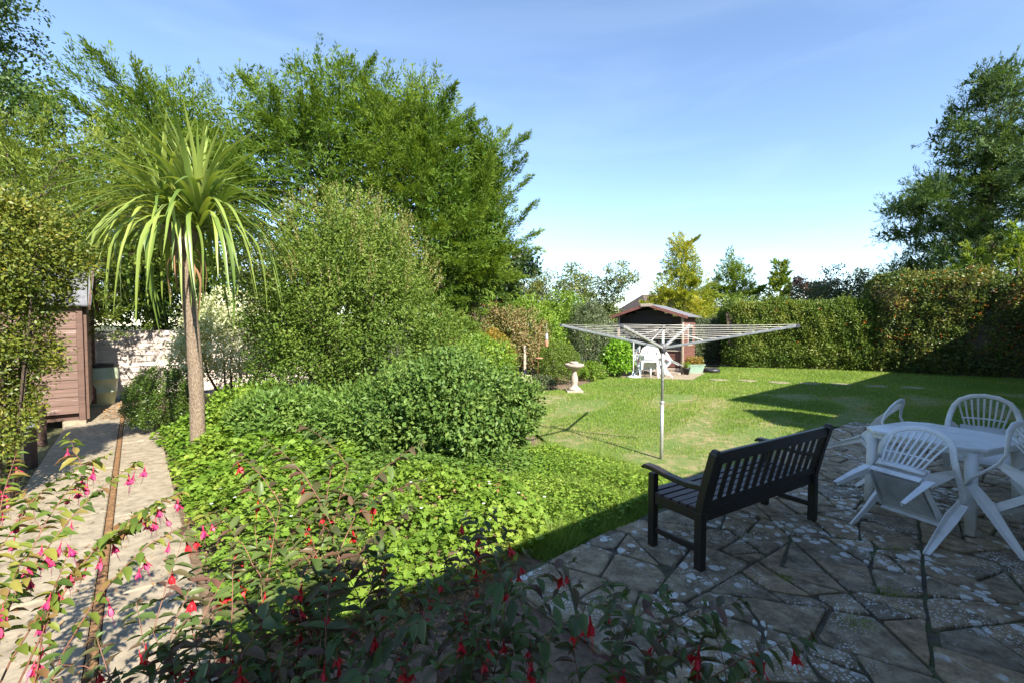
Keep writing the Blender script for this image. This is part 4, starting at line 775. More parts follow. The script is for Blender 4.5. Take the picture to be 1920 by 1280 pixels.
#@@COVER
# ------------------------------------------------------------------ ground cover and weeds
def cover(name, label, poly, n, mat, seed, hmax, ll, lw, shape, flatn=1.0, dens=None, cat='ground cover', h0=.04, clumpy=2.3, rn_bias=0):
    rng = np.random.default_rng(seed); q = scatter(rng, poly, n, dens); f = lumps(rng, 7, clumpy); q3 = np.column_stack([q, np.zeros(n)])
    dm = np.full(n, 9.)
    for i in range(len(poly)):
        a_, b_ = np.array(poly[i]), np.array(poly[(i + 1) % len(poly)]); ab = b_ - a_; tt = np.clip(((q - a_) @ ab) / (ab @ ab), 0, 1); dm = np.minimum(dm, np.linalg.norm(q - a_ - tt[:, None] * ab, axis=1))
    hh = hmax * np.clip(.62 + .75 * f(q3), .15, 1.2) * np.clip(.18 + dm / .38, 0, 1); kp = rng.random(n) < np.clip(.35 + dm / .3, 0, 1); q, q3, hh = q[kp], q3[kp], hh[kp]; n = len(q); z = h0 + hh * (1 - .55 * rng.random(n) ** 1.5)
    N = unit(np.column_stack([rng.normal(size=(n, 2)) * .42, np.full(n, flatn)])); A = unit(np.column_stack([rng.normal(size=(n, 2)), rng.normal(size=n) * .25 - .05]))
    rn = .5 * rng.random(n) + .25 + .35 * lumps(rng, 6, 3)(q3) + rn_bias
    return tag(leaves(name, np.column_stack([q, z]), A, N, ll * (sz := .45 + 1.0 * rng.random(n) ** 1.4), lw * sz * (.85 + .3 * rng.random(n)), mat, None, shape, rn), label, cat, None, 'stuff')
near = [(-2.48, 3.5), (-2.0, 2.95), (-1.5, 2.35), (-.7, 2.68), (-.13, 3.08), (.25, 3.55), (.35, 4.2), (.1, 4.9), (-1.2, 5.1), (-3.2, 5.0), (-3.1, 4.25)]
cover('geranium_cover', 'lime green lobed geranium leaves carpeting the border behind the fuchsia', near, 17500, L['geranium'], 111, .36, .043, .052, 'lobed', .75, clumpy=6)
left = [(-2.92, 4.0), (-1.6, 4.7), (-1.6, 6.0), (-2.4, 7.2), (-4.4, 7.7), (-5.45, 6.8), (-4.62, 6.05), (-3.6, 4.8)]
cover('leafy_cover', 'bright green leafy ground cover between the path and large shrub', left, 21000, L['cover'], 112, .46, .065, .048, 'oval', .7, clumpy=4.5)
cover('leafy_cover', 'green ground cover under the low rounded shrub', [(-2.2, 4.7), (.2, 4.75), (.5, 5.4), (.3, 6.5), (-1.5, 6.9), (-2.6, 6.2)], 12000, L['perennial'], 113, .24, .055, .034, 'oval')
cover('weed_patch', 'small-leaved weeds and seedlings between border and lawn', [(.0, 3.5), (.9, 3.95), (1.7, 4.75), (1.75, 5.35), (.6, 6.5), (.1, 6.2), (-.2, 4.6)], 9000, L['cover'], 114, .15, .038, .022, 'diamond', .8, rn_bias=.06)
cover('path_weeds', 'low leafy weeds on the left edge of the path', [tuple(W(-1.5, 3.3))[:2], tuple(W(-.78, 3.4))[:2], tuple(W(-.82, 4.6))[:2], tuple(W(-.95, 5.4))[:2], tuple(W(-1.9, 5.8))[:2], tuple(W(-2.2, 3.8))[:2]], 5200, L['cover'], 115, .16, .05, .036, 'oval')
cover('shade_plants', 'dark leafy plants in the corner left of the path', [tuple(W(-1.25, 5.8))[:2], tuple(W(-1.2, 8.6))[:2], tuple(W(-2.6, 9.0))[:2], tuple(W(-2.8, 5.8))[:2]], 7000, L['ivy'], 116, .42, .06, .045, 'oval')
cover('fallen_leaves', 'dry brown leaves lying by the fence at the end of the path', [tuple(W(-.7, 11.2))[:2], tuple(W(.3, 10.9))[:2], tuple(W(.35, 13.6))[:2], tuple(W(-.5, 13.7))[:2]], 900, L['dead'], 117, .02, .05, .03, 'oval', 2, h0=.02)
cover('yellowed_leaves', 'scattered yellowing leaves among the green ground cover', near[:-1] + [(-4.4, 6.4), (-3.4, 4.9)], 420, L['dead'], 121, .40, .04, .02, 'oval', .6)
cover('path_litter', 'scattered dry leaves and crumbs lying on the concrete path', [tuple(W(-.95, 2.0))[:2], tuple(W(.28, 2.0))[:2], tuple(W(.28, 10.5))[:2], tuple(W(-.95, 10.5))[:2]], 800, L['dead'], 120, .004, .028, .014, 'oval', 2.5, h0=.022)
cover('dry_mulch', 'dry brown twigs and leaf litter on the soil beside the patio', [(-1.3, 2.3), (-.2, 2.5), (.1, 3.25), (-.35, 3.3), (-1.5, 2.9)], 2600, L['dead'], 118, .03, .035, .012, 'diamond', 1.4, h0=-.04)
# long grass along the border and the patio edge
rng = np.random.default_rng(119); edge = [xy(W(2.35, 2.40)), xy(W(2.9, 2.46)), xy(W(3.3, 2.38)), xy(W(3.8, 2.47)), xy(W(4.3, 2.38)), xy(W(4.6, 2.42)), (1.95, 5.2), (1.5, 5.75), (.55, 6.6), (.2, 6.2), (-.1, 4.6), (0.0, 3.6)]
q = scatter(rng, edge, 56000); n = len(q); A = np.column_stack([rng.normal(size=(n, 2)) * .75, np.ones(n)]); f = lumps(rng, 7, 7)(np.column_stack([q, np.zeros(n)]))
tag(leaves('long_grass', np.column_stack([q, np.full(n, -.03)]), A, rng.normal(size=(n, 3)), (.06 + .13 * rng.random(n) ** 1.5) * np.clip(1 + 1.3 * f, .25, 2.0) * np.clip(.5 + (-.638 * q[:, 0] + .77 * q[:, 1] - 2.42) / .5, .5, 1), .0065, L['longgrass'], None, 'blade', .75 * rng.random(n) + .15 * f), 'long untrimmed grass between the border and the patio', 'grass', None, 'stuff')
q = scatter(rng, near, 16); P = np.repeat(np.column_stack([q, np.full(16, .30)]), 5, 0); n = len(P)
tag(leaves('border_flowers', P, np.array([[math.cos(k * 1.257), math.sin(k * 1.257), .3] for k in range(5)] * 16), np.tile([0, 0, 1.], (n, 1)), .016, .014, L['whiteflower'], None, 'oval'), 'tiny pale flowers dotted over the lime geranium', 'flowers', None, 'stuff')

# ================================================================== THE PALM-LIKE CORDYLINE
pa = thing('cordyline_palm', 'cordyline palm with arching strap leaves on a bare corky trunk', 'palm', (-4.18, 6.0, 0))
prof = []; ang = np.linspace(0, 1, 26); rs = random.Random(2)
pts = [(-.13 * t + .03 * math.sin(t * 4), .02 * math.sin(t * 3), t * 3.0) for t in ang]; rad = [(.088 - .012 * t + .05 * max(0, .12 - t) * 8 * .3) * (1 + .035 * math.sin(i * 2.4) + rs.uniform(-.02, .02)) for i, t in enumerate(ang)]
MB().tube(pts, rad, 18).build('trunk', M['palmbark'], pa, True)
def strap(e0, droop, ln, w, knee, seed):
    """one strap leaf in its own plane: leaves the head at elevation e0, bends by droop round the knee"""
    rs = random.Random(seed); m = 12; x = z = 0; pts = []; tw = rs.uniform(-.5, .5)
    for i in range(m + 1):
        s = i / m; pts.append((x, rs.uniform(-.004, .004) + .03 * tw * s, z)); sm = 1 / (1 + math.exp(-(s - knee) * 11)); a = e0 - droop * sm - .10 * s; x += math.cos(a) * ln / m; z += math.sin(a) * ln / m
    vs = []; fs = []
    for i, p in enumerate(pts):
        s = i / m; ww = w * min(1, .55 + 3 * s) * (1 - max(0, s - .35) / .65) ** .75 / 2 + .0012; t = tw * s
        j = min(i, m - 1); dx = pts[j + 1][0] - pts[j][0]; dz = pts[j + 1][2] - pts[j][2]; l = math.hypot(dx, dz); nx, nz = -dz / l, dx / l
        vs += [(p[0] + nx * .28 * ww, p[1] - ww * math.cos(t), p[2] + nz * .28 * ww + ww * math.sin(t)), p, (p[0] + nx * .28 * ww, p[1] + ww * math.cos(t), p[2] + nz * .28 * ww - ww * math.sin(t))]
    for i in range(m): fs += [(3 * i, 3 * i + 1, 3 * i + 4, 3 * i + 3), (3 * i + 1, 3 * i + 2, 3 * i + 5, 3 * i + 4)]
    me = MB().add(vs, fs).mesh('leaf', L['palm'], True); at = me.attributes.new('rnd', 'FLOAT', 'FACE'); at.data.foreach_set('value', [rs.random()] * len(me.polygons)); return me
variants = []
for k in range(26):
    lvl = k / 25          # 0 upright young leaves ... 1 old hanging leaves
    e0 = R(82 - 70 * lvl); droop = R(6 + 104 * max(0, lvl - .2) / .8); variants.append((lvl, strap(e0, droop, 1.04 + .94 * lvl, .056, .50 - .19 * lvl, 300 + k)))
rs = random.Random(77)
for hx, hy, hz, cnt, sc_ in ((-.34, .02, 3.22, 122, .9), (.14, -.06, 3.18, 150, 1.0)):
    for k in range(cnt):
        lvl = (k / cnt) ** .68; lv, me = variants[min(25, int(lvl * 25 + rs.uniform(0, 1)))]
        o = link('leaf', me, pa); o.location = (hx + rs.uniform(-.05, .05), hy + rs.uniform(-.05, .05), hz + .20 * (1 - lvl) - .22 * lvl); o.rotation_euler = (rs.uniform(-.12, .12), rs.uniform(-.1, .1), k * 2.399 + rs.uniform(-.2, .2)); s = sc_ * rs.uniform(.82, 1.12); o.scale = (s, s, s)
    MB().tube([(-.13, 0, 2.75), ((-.13 + hx) / 2, hy / 2, 2.98), (hx, hy, hz + .12)], [.11, .10, .07], 10).build('head', M['palmbark'], pa, True)
dm = strap(R(-35), R(58), .85, .035, .2, 9); dm.materials.clear(); dm.materials.append(L['dead'])
for k in range(14): o = link('dead_leaf', dm, pa); o.location = (-.10 + .08 * math.cos(k * 2.4), .08 * math.sin(k * 2.4), 2.82 - .02 * k); o.rotation_euler = (0, 0, k * 2.399); s = rs.uniform(.6, 1); o.scale = (s, s, s)
#@@OBJECTS
# ================================================================== GARDEN BENCH
BX = Vector((.852, .524, 0)); BYAW = math.atan2(.524, .852)
be = thing('garden_bench', 'dark brown slatted wooden garden bench with its back to the camera', 'bench', (1.34, 3.17, .012), BYAW)   # x along the bench, y to its front
LN = 1.66; bm = M['bench']
def lean(z): return -.12 * max(0, z - .42) / .48
for x in (.03, LN - .03):
    MB().bar((x, .03, 0), (x, .03, .42), .062, .062, (0, 1, 0)).build('rear_leg', bm, be, bevel=.006)
    MB().loft([(x, .03, .421), (x, .03 + lean(.62) * .9, .62), (x, .03 + lean(.86), .86), (x, .03 + lean(.885), .892)], [[(-.031, -.031), (.031, -.031), (.031, .031), (-.031, .031)]] * 3 + [[(-.02, -.02), (.02, -.02), (.02, .02), (-.02, .02)]], [(0, 1, 0)] * 4).build('back_post', bm, be, bevel=.006)
    MB().bar((x, .46, 0), (x, .46, .585), .058, .058, (0, 1, 0)).build('front_leg', bm, be, bevel=.006)
    MB().bar((x, .06, .14), (x, .43, .14), .03, .045).build('side_stretcher', bm, be, bevel=.004)
    MB().bar((x, .06, .385), (x, .43, .385), .035, .075).build('seat_rail', bm, be, bevel=.004)
    sec = lambda w, h: [(-w, -h), (w, -h), (w, h), (-w, h)]
    MB().loft([(x, .005, .60), (x, .14, .588), (x, .30, .598), (x, .44, .622), (x, .53, .625), (x, .56, .606)], [sec(.033, .02), sec(.033, .019), sec(.034, .018), sec(.036, .018), sec(.036, .017), sec(.033, .008)]).build('armrest', bm, be, bevel=.006)
MB().bar((.06, .03 + lean(.82), .825), (LN - .06, .03 + lean(.82), .825), .036, .085).build('top_rail', bm, be, bevel=.006)
MB().bar((.06, .03 + lean(.46), .465), (LN - .06, .03 + lean(.46), .465), .036, .055).build('lower_rail', bm, be, bevel=.005)
MB().bar((.06, .455, .375), (LN - .06, .455, .375), .028, .08).build('front_rail', bm, be, bevel=.004); MB().bar((.06, .04, .375), (LN - .06, .04, .375), .028, .08).build('back_seat_rail', bm, be, bevel=.004)
for k in range(14):
    x = .115 + k * (LN - .23) / 13; MB().bar((x, .03 + lean(.48), .49), (x, .03 + lean(.79), .785), .045, .016, (0, 1, 0)).build('back_slat', bm, be, bevel=.003)
for k in range(6): MB().box((LN / 2, .085 + k * .077, .428 + .004 * abs(k - 2.5)), (LN - .02, .064, .02)).build('seat_slat', M['seat'], be, bevel=.004)

# ================================================================== ROTARY CLOTHES DRYER
dy = thing('rotary_dryer', 'galvanised rotary clothes dryer open on the lawn', 'clothes dryer', (1.97, 5.94, 0))
MB().tube([(0, 0, -.1), (0, 0, .75)], .0235, 14).build('lower_pole', M['alu'], dy, True); MB().tube([(0, 0, .74), (0, 0, 1.72)], .019, 14).build('upper_pole', M['alu'], dy, True)
MB().lathe([(.02, 1.40), (.045, 1.41), (.05, 1.50), (.035, 1.52), (.02, 1.53)], 14).build('hub', M['cap'], dy, True); MB().lathe([(.019, 1.70), (.03, 1.70), (.03, 1.75), (.01, 1.76)], 12).build('top_cap', M['cap'], dy, True)
MB().lathe([(.026, .73), (.03, .735), (.03, .76), (.02, .77)], 12).build('collar', M['alu'], dy, True)
arms = []
for k in range(4):
    a = R(-34 + 90 * k); d = Vector((math.cos(a), math.sin(a), 0)); p0 = d * .04 + Vector((0, 0, 1.47)); p1 = d * 1.5 + Vector((0, 0, 1.755)); arms.append((p0, p1))
    o = MB().bar(p0, p1, .028, .032).build('arm', M['alu'], dy, bevel=.005); MB().bar(p1 - (p1 - p0).normalized() * .02, p1 + (p1 - p0).normalized() * .012, .034, .038).build('end_cap', M['cap'], o)
    q0 = d * .02 + Vector((0, 0, 1.71)); q1 = p0.lerp(p1, .33); MB().tube([q0, q1], .006, 6).build('stay', M['alu'], dy, True)
for r in range(7):
    t = .985 - r * .095; ring = MB()
    for k in range(4):
        a0 = arms[k][0].lerp(arms[k][1], t) + Vector((0, 0, .018)); b0 = arms[(k + 1) % 4][0].lerp(arms[(k + 1) % 4][1], t) + Vector((0, 0, .018)); sag = .012 + .012 * ((r * 3 + k) % 3)
        ring.tube([a0.lerp(b0, u) - Vector((0, 0, sag * 4 * u * (1 - u))) for u in (0, .2, .4, .6, .8, 1)], .0016, 5)
    ring.build('line', M['cord'], dy, True)

# ================================================================== WHITE PLASTIC FURNITURE
e1 = Vector((.93, .37, 0)).normalized(); e2 = Vector((-.37, .93, 0)).normalized(); TYAW = math.atan2(e1.y, e1.x); pl = M['plastic']
def table(label, loc, rz, w=.92, dp=.92, h=.735, cut=.13):
    t = thing('plastic_table', label, 'table', loc, rz); a, b = w / 2, dp / 2
    o8 = lambda g: [(-a + g, -b + cut), (-a + cut, -b + g), (a - cut, -b + g), (a - g, -b + cut), (a - g, b - cut), (a - cut, b - g), (-a + cut, b - g), (-a + g, b - cut)]
    MB().prism(o8(0), h - .03, h).build('table_top', pl, t, bevel=.008); MB().prism(o8(.03), h - .075, h - .031).build('apron', pl, t)
    for sx in (-1, 1):
        for sy in (-1, 1):
            x, y = sx * (a - .09), sy * (b - .09); n_ = 12; mb = MB(); mb.loft([(x, y, h - .05), (x + sx * .01, y + sy * .01, .35), (x + sx * .02, y + sy * .02, 0)], [[(.042 * s_ * math.cos(6.2832 * k / n_) * (1 if math.cos(6.2832 * k / n_) * sx < .5 else .8), .042 * s_ * math.sin(6.2832 * k / n_)) for k in range(n_)] for s_ in (1.15, 1, .9)], [(0, 1, 0)] * 3)
            mb.build('leg', pl, t, True)
    return t
def chair_mesh():
    parts = []
    def lsec(w, th, sx): # open channel: front plate and side plate
        return [(-w * sx, 0), (0, 0), (0, -w), (th * sx * -1, -w), (-th * sx, -th), (-w * sx, -th)]
    # seat: dished panel with rolled front edge, thin, plus side skirts
    mb = MB(); nu, nv = 8, 9; g = []
    for layer in (0, -.010):
        for j in range(nv):
            v = j / (nv - 1); y = .03 - .45 * v; hw = .225 - .03 * v
            for i in range(nu):
                u = i / (nu - 1) * 2 - 1; z = .425 - .03 * v - .018 * (1 - u * u) * math.sin(v * 3.14) - (.05 * (1 - v / .12) ** 2 if v < .12 else 0) + (.11 * ((v - .82) / .18) ** 2 if v > .82 else 0); g.append((u * hw, y, z + layer))
    fs = []; N2 = nu * nv
    for j in range(nv - 1):
        for i in range(nu - 1):
            a = j * nu + i; fs += [(a, a + nu, a + nu + 1, a + 1), (N2 + a, N2 + a + 1, N2 + a + nu + 1, N2 + a + nu)]
    for i in range(nu - 1): fs += [(i, i + 1, N2 + i + 1, N2 + i)]; a = (nv - 1) * nu + i; fs += [(a + 1, a, N2 + a, N2 + a + 1)]
    for j in range(nv - 1): a = j * nu; fs += [(a + nu, a, N2 + a, N2 + a + nu)]; a = j * nu + nu - 1; fs += [(a, a + nu, N2 + a + nu, N2 + a)]
    mb.add(g, fs); parts.append(('seat', mb, True))
    parts.append(('seat_underside', MB().add([(-.19, .0, .372), (.19, .0, .372), (.17, -.39, .35), (-.17, -.39, .35)], [(0, 1, 2, 3)]), False))  # extra panel below the seat, greyer than the rest of the chair
    for s in (-1, 1): parts.append(('seat_skirt', MB().bar((s * .222, .01, .385), (s * .198, -.40, .365), .008, .055, (0, 0, 1), .008, .045), False))
    parts.append(('front_apron', MB().bar((-.215, .028, .36), (.215, .028, .36), .008, .05), False)); parts.append(('rear_apron', MB().bar((-.19, -.415, .37), (.19, -.415, .37), .008, .05), False))
    for s in (-1, 1):
        # front leg runs on up into the arm
        parts.append(('front_leg', MB().loft([(s * .275, .03, 0), (s * .262, .02, .22), (s * .255, .0, .42), (s * .268, -.02, .60)], [lsec(w, .007, s) for w in (.034, .052, .070, .055)], [(0, 1, 0)] * 4), False))
        parts.append(('rear_leg', MB().loft([(s * .245, -.50, 0), (s * .225, -.45, .22), (s * .205, -.40, .40)], [[(a, -b) for a, b in lsec(w, .007, s)] for w in (.034, .052, .066)], [(0, 1, 0)] * 3), False))
    # hoop: arm, sweep and arched back in one band
    half = [(.268, .0, .605), (.285, -.08, .635), (.292, -.20, .64), (.288, -.32, .65), (.272, -.41, .69), (.245, -.465, .76), (.195, -.50, .83), (.11, -.522, .875)]
    hoop = [(-x, y, z) for x, y, z in half] + [(0, -.53, .89)] + half[::-1]
    el = [(.027 * math.cos(6.2832 * k / 10), .011 * math.sin(6.2832 * k / 10)) for k in range(10)]; ups = []
    for x, y, z in hoop: v = Vector((0, 0, 1)).lerp(Vector((0, 1, .25)), min(1, max(0, (z - .64) / .12))); ups.append(v.normalized())
    parts.append(('back_frame', MB().loft(hoop, [el] * len(hoop), ups), True))
    for s in (-1, 1): parts.append(('side_panel', MB().add([(s * .200, -.415, .40), (s * .205, -.42, .47), (s * .286, -.36, .645), (s * .29, -.30, .64), (s * .225, -.32, .40)], [(0, 1, 2, 3, 4)]), False))
    for k in range(9):
        u = k / 8 * 2 - 1; b = (u * .15, -.432, .475); mdl = (u * .185, -.475, .64); tp = (u * .205, -.512 + .03 * u * u, .86 - .085 * u * u)
        parts.append(('back_slat', MB().loft([b, mdl, tp], [[(-.008, -.004), (.008, -.004), (.008, .004), (-.008, .004)]] * 2 + [[(-.010, -.004), (.010, -.004), (.010, .004), (-.010, .004)]], [(0, 1, 0)] * 3), False))
    parts.append(('back_rail', MB().loft([(u * .185, -.458, .575 + .015 * (1 - u * u)) for u in (-1, -.5, 0, .5, 1)], [[(-.005, -.007), (.005, -.007), (.005, .007), (-.005, .007)]] * 5, [(0, 0, 1)] * 5), False))
    parts.append(('lower_back', MB().loft([(u * .185, -.418 - .012 * (1 - u * u), .455) for u in (-1, -.5, 0, .5, 1)], [[(-.005, -.03), (.005, -.03), (.005, .03), (-.005, .03)]] * 5, [(0, 0, 1)] * 5), True))
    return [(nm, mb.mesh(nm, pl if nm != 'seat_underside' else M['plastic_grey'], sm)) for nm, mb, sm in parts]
CH = chair_mesh()
def chair(label, x, y, fwd, tilt, group, z=.012, roll=0, scale=1):
    t = thing('plastic_chair', label, 'chair', (x, y, z), 0, group); yaw = math.atan2(-fwd[0], fwd[1])
    t.rotation_mode = 'QUATERNION'; t.rotation_quaternion = (Matrix.Rotation(yaw, 3, 'Z') @ Matrix.Rotation(roll, 3, 'Y') @ Matrix.Rotation(-R(tilt), 3, 'X')).to_quaternion(); t.scale = (scale,) * 3
    for nm, me in CH: link(nm, me, t)
    return t
G = 'white chairs tipped against the patio table'
table('white plastic garden table with cut corners on the patio', (4.05, 4.25, .012), TYAW)
chair('white plastic chair tipped forward, nearest the bench, showing its underside', 3.08, 3.70, (.94, .35), 60, G, scale=.96)
chair('white plastic chair tipped against the far left corner of the patio table', 3.98, 5.08, (.55, -.83), 48, G, scale=.96)
chair('white plastic chair at the far side of the patio table, facing the camera', 5.22, 5.0, (-.72, -.69), 38, G, scale=.96)
chair('white plastic chair tipped against the table at the right edge', 4.12, 3.42, (-.30, .95), 42, G, scale=.96)

# the set by the summerhouse
G2 = 'white chairs at the summerhouse table'
table('small white plastic table on the summerhouse terrace', (4.75, 15.6, .012), .5, .8, .8, .72, .1)
chair('white plastic chair tipped against the left of the terrace table', 4.15, 15.75, (.95, -.1), 45, G2)
chair('white plastic chair in front of the terrace table, back to the camera', 4.55, 15.0, (.2, .98), 40, G2)
chair('white plastic chair tipped against the right of the terrace table', 5.45, 15.55, (-.95, .1), 48, G2)
chair('white plastic chair behind the terrace table, facing the lawn', 4.95, 16.1, (-.2, -.98), 12, G2)
pb = thing('parasol_base', 'white parasol pole and base standing beside the terrace table', 'parasol base', (4.05, 15.15, .012)); MB().lathe([(.22, 0), (.22, .03), (.05, .08), (.03, .2)], 18).build('base', pl, pb, True); MB().tube([(0, 0, .1), (0, 0, 1.15)], .017, 10).build('pole', pl, pb, True)
tr = thing('flower_trough', 'green plastic trough of plants by the summerhouse corner', 'planter', (6.65, 16.6, .012), .1)
MB().add([(-.26, -.12, 0), (.26, -.12, 0), (.26, .12, 0), (-.26, .12, 0), (-.34, -.17, .3), (.34, -.17, .3), (.34, .17, .3), (-.34, .17, .3)], [(3, 2, 1, 0), (0, 1, 5, 4), (1, 2, 6, 5), (2, 3, 7, 6), (3, 0, 4, 7)]).build('trough', M['trough'], tr)
mb = MB(); [mb.bar(a, b, .03, .03) for a, b in (((-.36, -.17, .3), (.36, -.17, .3)), ((-.36, .17, .3), (.36, .17, .3)), ((-.345, -.15, .3), (-.345, .15, .3)), ((.345, -.15, .3), (.345, .15, .3)))]; mb.build('rim', M['trough'], tr)
rng = np.random.default_rng(141); n = 900; P = np.column_stack([rng.uniform(-.32, .32, n), rng.uniform(-.15, .15, n), .25 + .32 * rng.random(n) ** 1.4]); leaves('plants', P, rng.normal(size=(n, 3)) + [0, 0, .8], rng.normal(size=(n, 3)), .07, .03, L['goldbush'], tr)
ty = MB(); ty.loft([(.22 * math.cos(a), .22 * math.sin(a), .08) for a in np.linspace(0, 6.2832, 21)], [[(.075 * math.cos(6.2832 * k / 10), .075 * math.sin(6.2832 * k / 10)) for k in range(10)]] * 21, None, False)
tag(ty.build('tyre', M['rubber'], None, True, loc=(7.35, 16.7, .012)), 'black rubber ring lying by the flower trough', 'tyre')
pt = thing('flower_pot', 'small dark pot standing left of the green trough', 'pot', (6.15, 16.0, .012)); MB().lathe([(.08, 0), (.12, .2), (.135, .2), (.135, .24), (.115, .24), (.1, .1)], 16).build('pot', M['rubber'], pt, True)
rng = np.random.default_rng(142); n = 160; leaves('plant', np.column_stack([rng.normal(size=(n, 2)) * .06, .22 + .2 * rng.random(n)]), rng.normal(size=(n, 3)) + [0, 0, .8], rng.normal(size=(n, 3)), .06, .03, L['cover'], pt)

# ------------------------------------------------------------------ bird bath, feeder pole
bb = thing('bird_bath', 'pale cast stone bird bath on a baluster pedestal', 'bird bath', (1.64, 11.94, 0))
MB().box((0, 0, .02), (.42, .42, .06)).build('plinth', M['caststone'], bb, bevel=.01)
MB().lathe([(.17, .05), (.17, .09), (.12, .13), (.09, .15), (.075, .20), (.095, .27), (.10, .33), (.075, .44), (.06, .52), (.075, .55), (.075, .58), (.10, .60)], 20).build('pedestal', M['caststone'], bb, True)
MB().lathe([(.08, .59), (.16, .62), (.24, .67), (.255, .70), (.255, .735), (.235, .74), (.20, .70), (.1, .685), (.01, .68)], 26).build('bowl', M['caststone'], bb, True)
tag(MB().lathe([(.10, 0), (.115, .012), (.115, .05), (.09, .06), (.02, .055)], 16).build('feeding_dish', M['caststone'], None, True, loc=(1.62, 11.9, .742)), 'round pale stone lump sitting in the bird bath bowl', 'dish')
fp = thing('feeder_pole', 'thin rusty bird feeder pole beside the clipped dome', 'pole', (.72, 12.9, 0))
MB().tube([(0, 0, 0), (.03, 0, .9), (.10, 0, 1.75), (.16, 0, 1.84), (.25, 0, 1.80)], .011, 7).build('pole', M['rust'], fp, True); MB().lathe([(.11, .55), (.12, .56), (.12, .58), (.01, .585)], 14, (.04, 0, .25)).build('tray', M['clay'], fp, True)
fe = thing('bird_feeder', 'small hanging bird feeder with red clay base and grey top', 'bird feeder', (.98, 12.9, 1.14)); MB().lathe([(.045, 0), (.05, .01), (.05, .18), (.04, .19)], 14).build('seed_tube', M['clay'], fe, True); MB().lathe([(.052, .19), (.055, .2), (.045, .34), (.01, .38)], 14).build('cap', M['alu'], fe, True); MB().tube([(0, 0, .37), (-.01, 0, .64)], .004, 5).build('hook', M['alu'], fe, True)
tag(MB().box((0, 0, .55), (.07, .07, 1.2)).build('short_post', M['greywood'], None, bevel=.005, loc=(.38, 13.4, 0)), 'pale bleached short post left of the feeder pole', 'post')

# ================================================================== FUCHSIAS IN THE FOREGROUND
def flower_mesh(name, col, bell, seed):
    rs = random.Random(seed); mb = MB(); s = 1
    mb.tube([(0, 0, 0), (.001, 0, -.012)], [.0008, .0008], 4); mb.tube([(.001, 0, -.012), (.001, 0, -.016), (.001, 0, -.030)], [.0028, .0022, .0042], 6)
    for k in range(4):      # four flared sepals
        a = k * 1.571 + rs.uniform(-.2, .2); d = Vector((math.cos(a), math.sin(a), 0)); t = Vector((-d.y, d.x, 0)); sp = rs.uniform(.35, .9)
        p = [Vector((.001, 0, -.028)) + d * .003, Vector((.001, 0, -.042)) + d * (.006 + .008 * sp), Vector((.001, 0, -.058 + .012 * sp)) + d * (.007 + .02 * sp)]
        mb.add([p[0] - t * .003, p[0] + t * .003, p[1] + t * .0055, p[1] - t * .0055, p[2]], [(0, 1, 2, 3), (3, 2, 4)])
    o = [mb]; b2 = MB(); b2.lathe([(.003, -.028), (.0068, -.036), (.0085, -.048), (.006, -.051)], 7, (.001, 0, 0))
    for k in range(3): b2.tube([(.001, 0, -.045), (.001 + rs.uniform(-.006, .006), rs.uniform(-.006, .006), -.072 - .01 * k)], .0005, 3)
    me = mb.mesh(name, col, True); m2 = b2.mesh('petals', bell, True)
    for m in (me, m2): at = m.attributes.new('rnd', 'FLOAT', 'FACE'); at.data.foreach_set('value', [.5] * len(m.polygons))
    return me, m2
L['violet'] = flat('fuchsia_violet', (.30, .02, .16), .5, .35)
FL_RED = [flower_mesh('flower', L['red'], L['red'], k) for k in range(3)]; FL_PINK = [flower_mesh('flower', L['pink'], L['violet'], 10 + k) for k in range(3)]
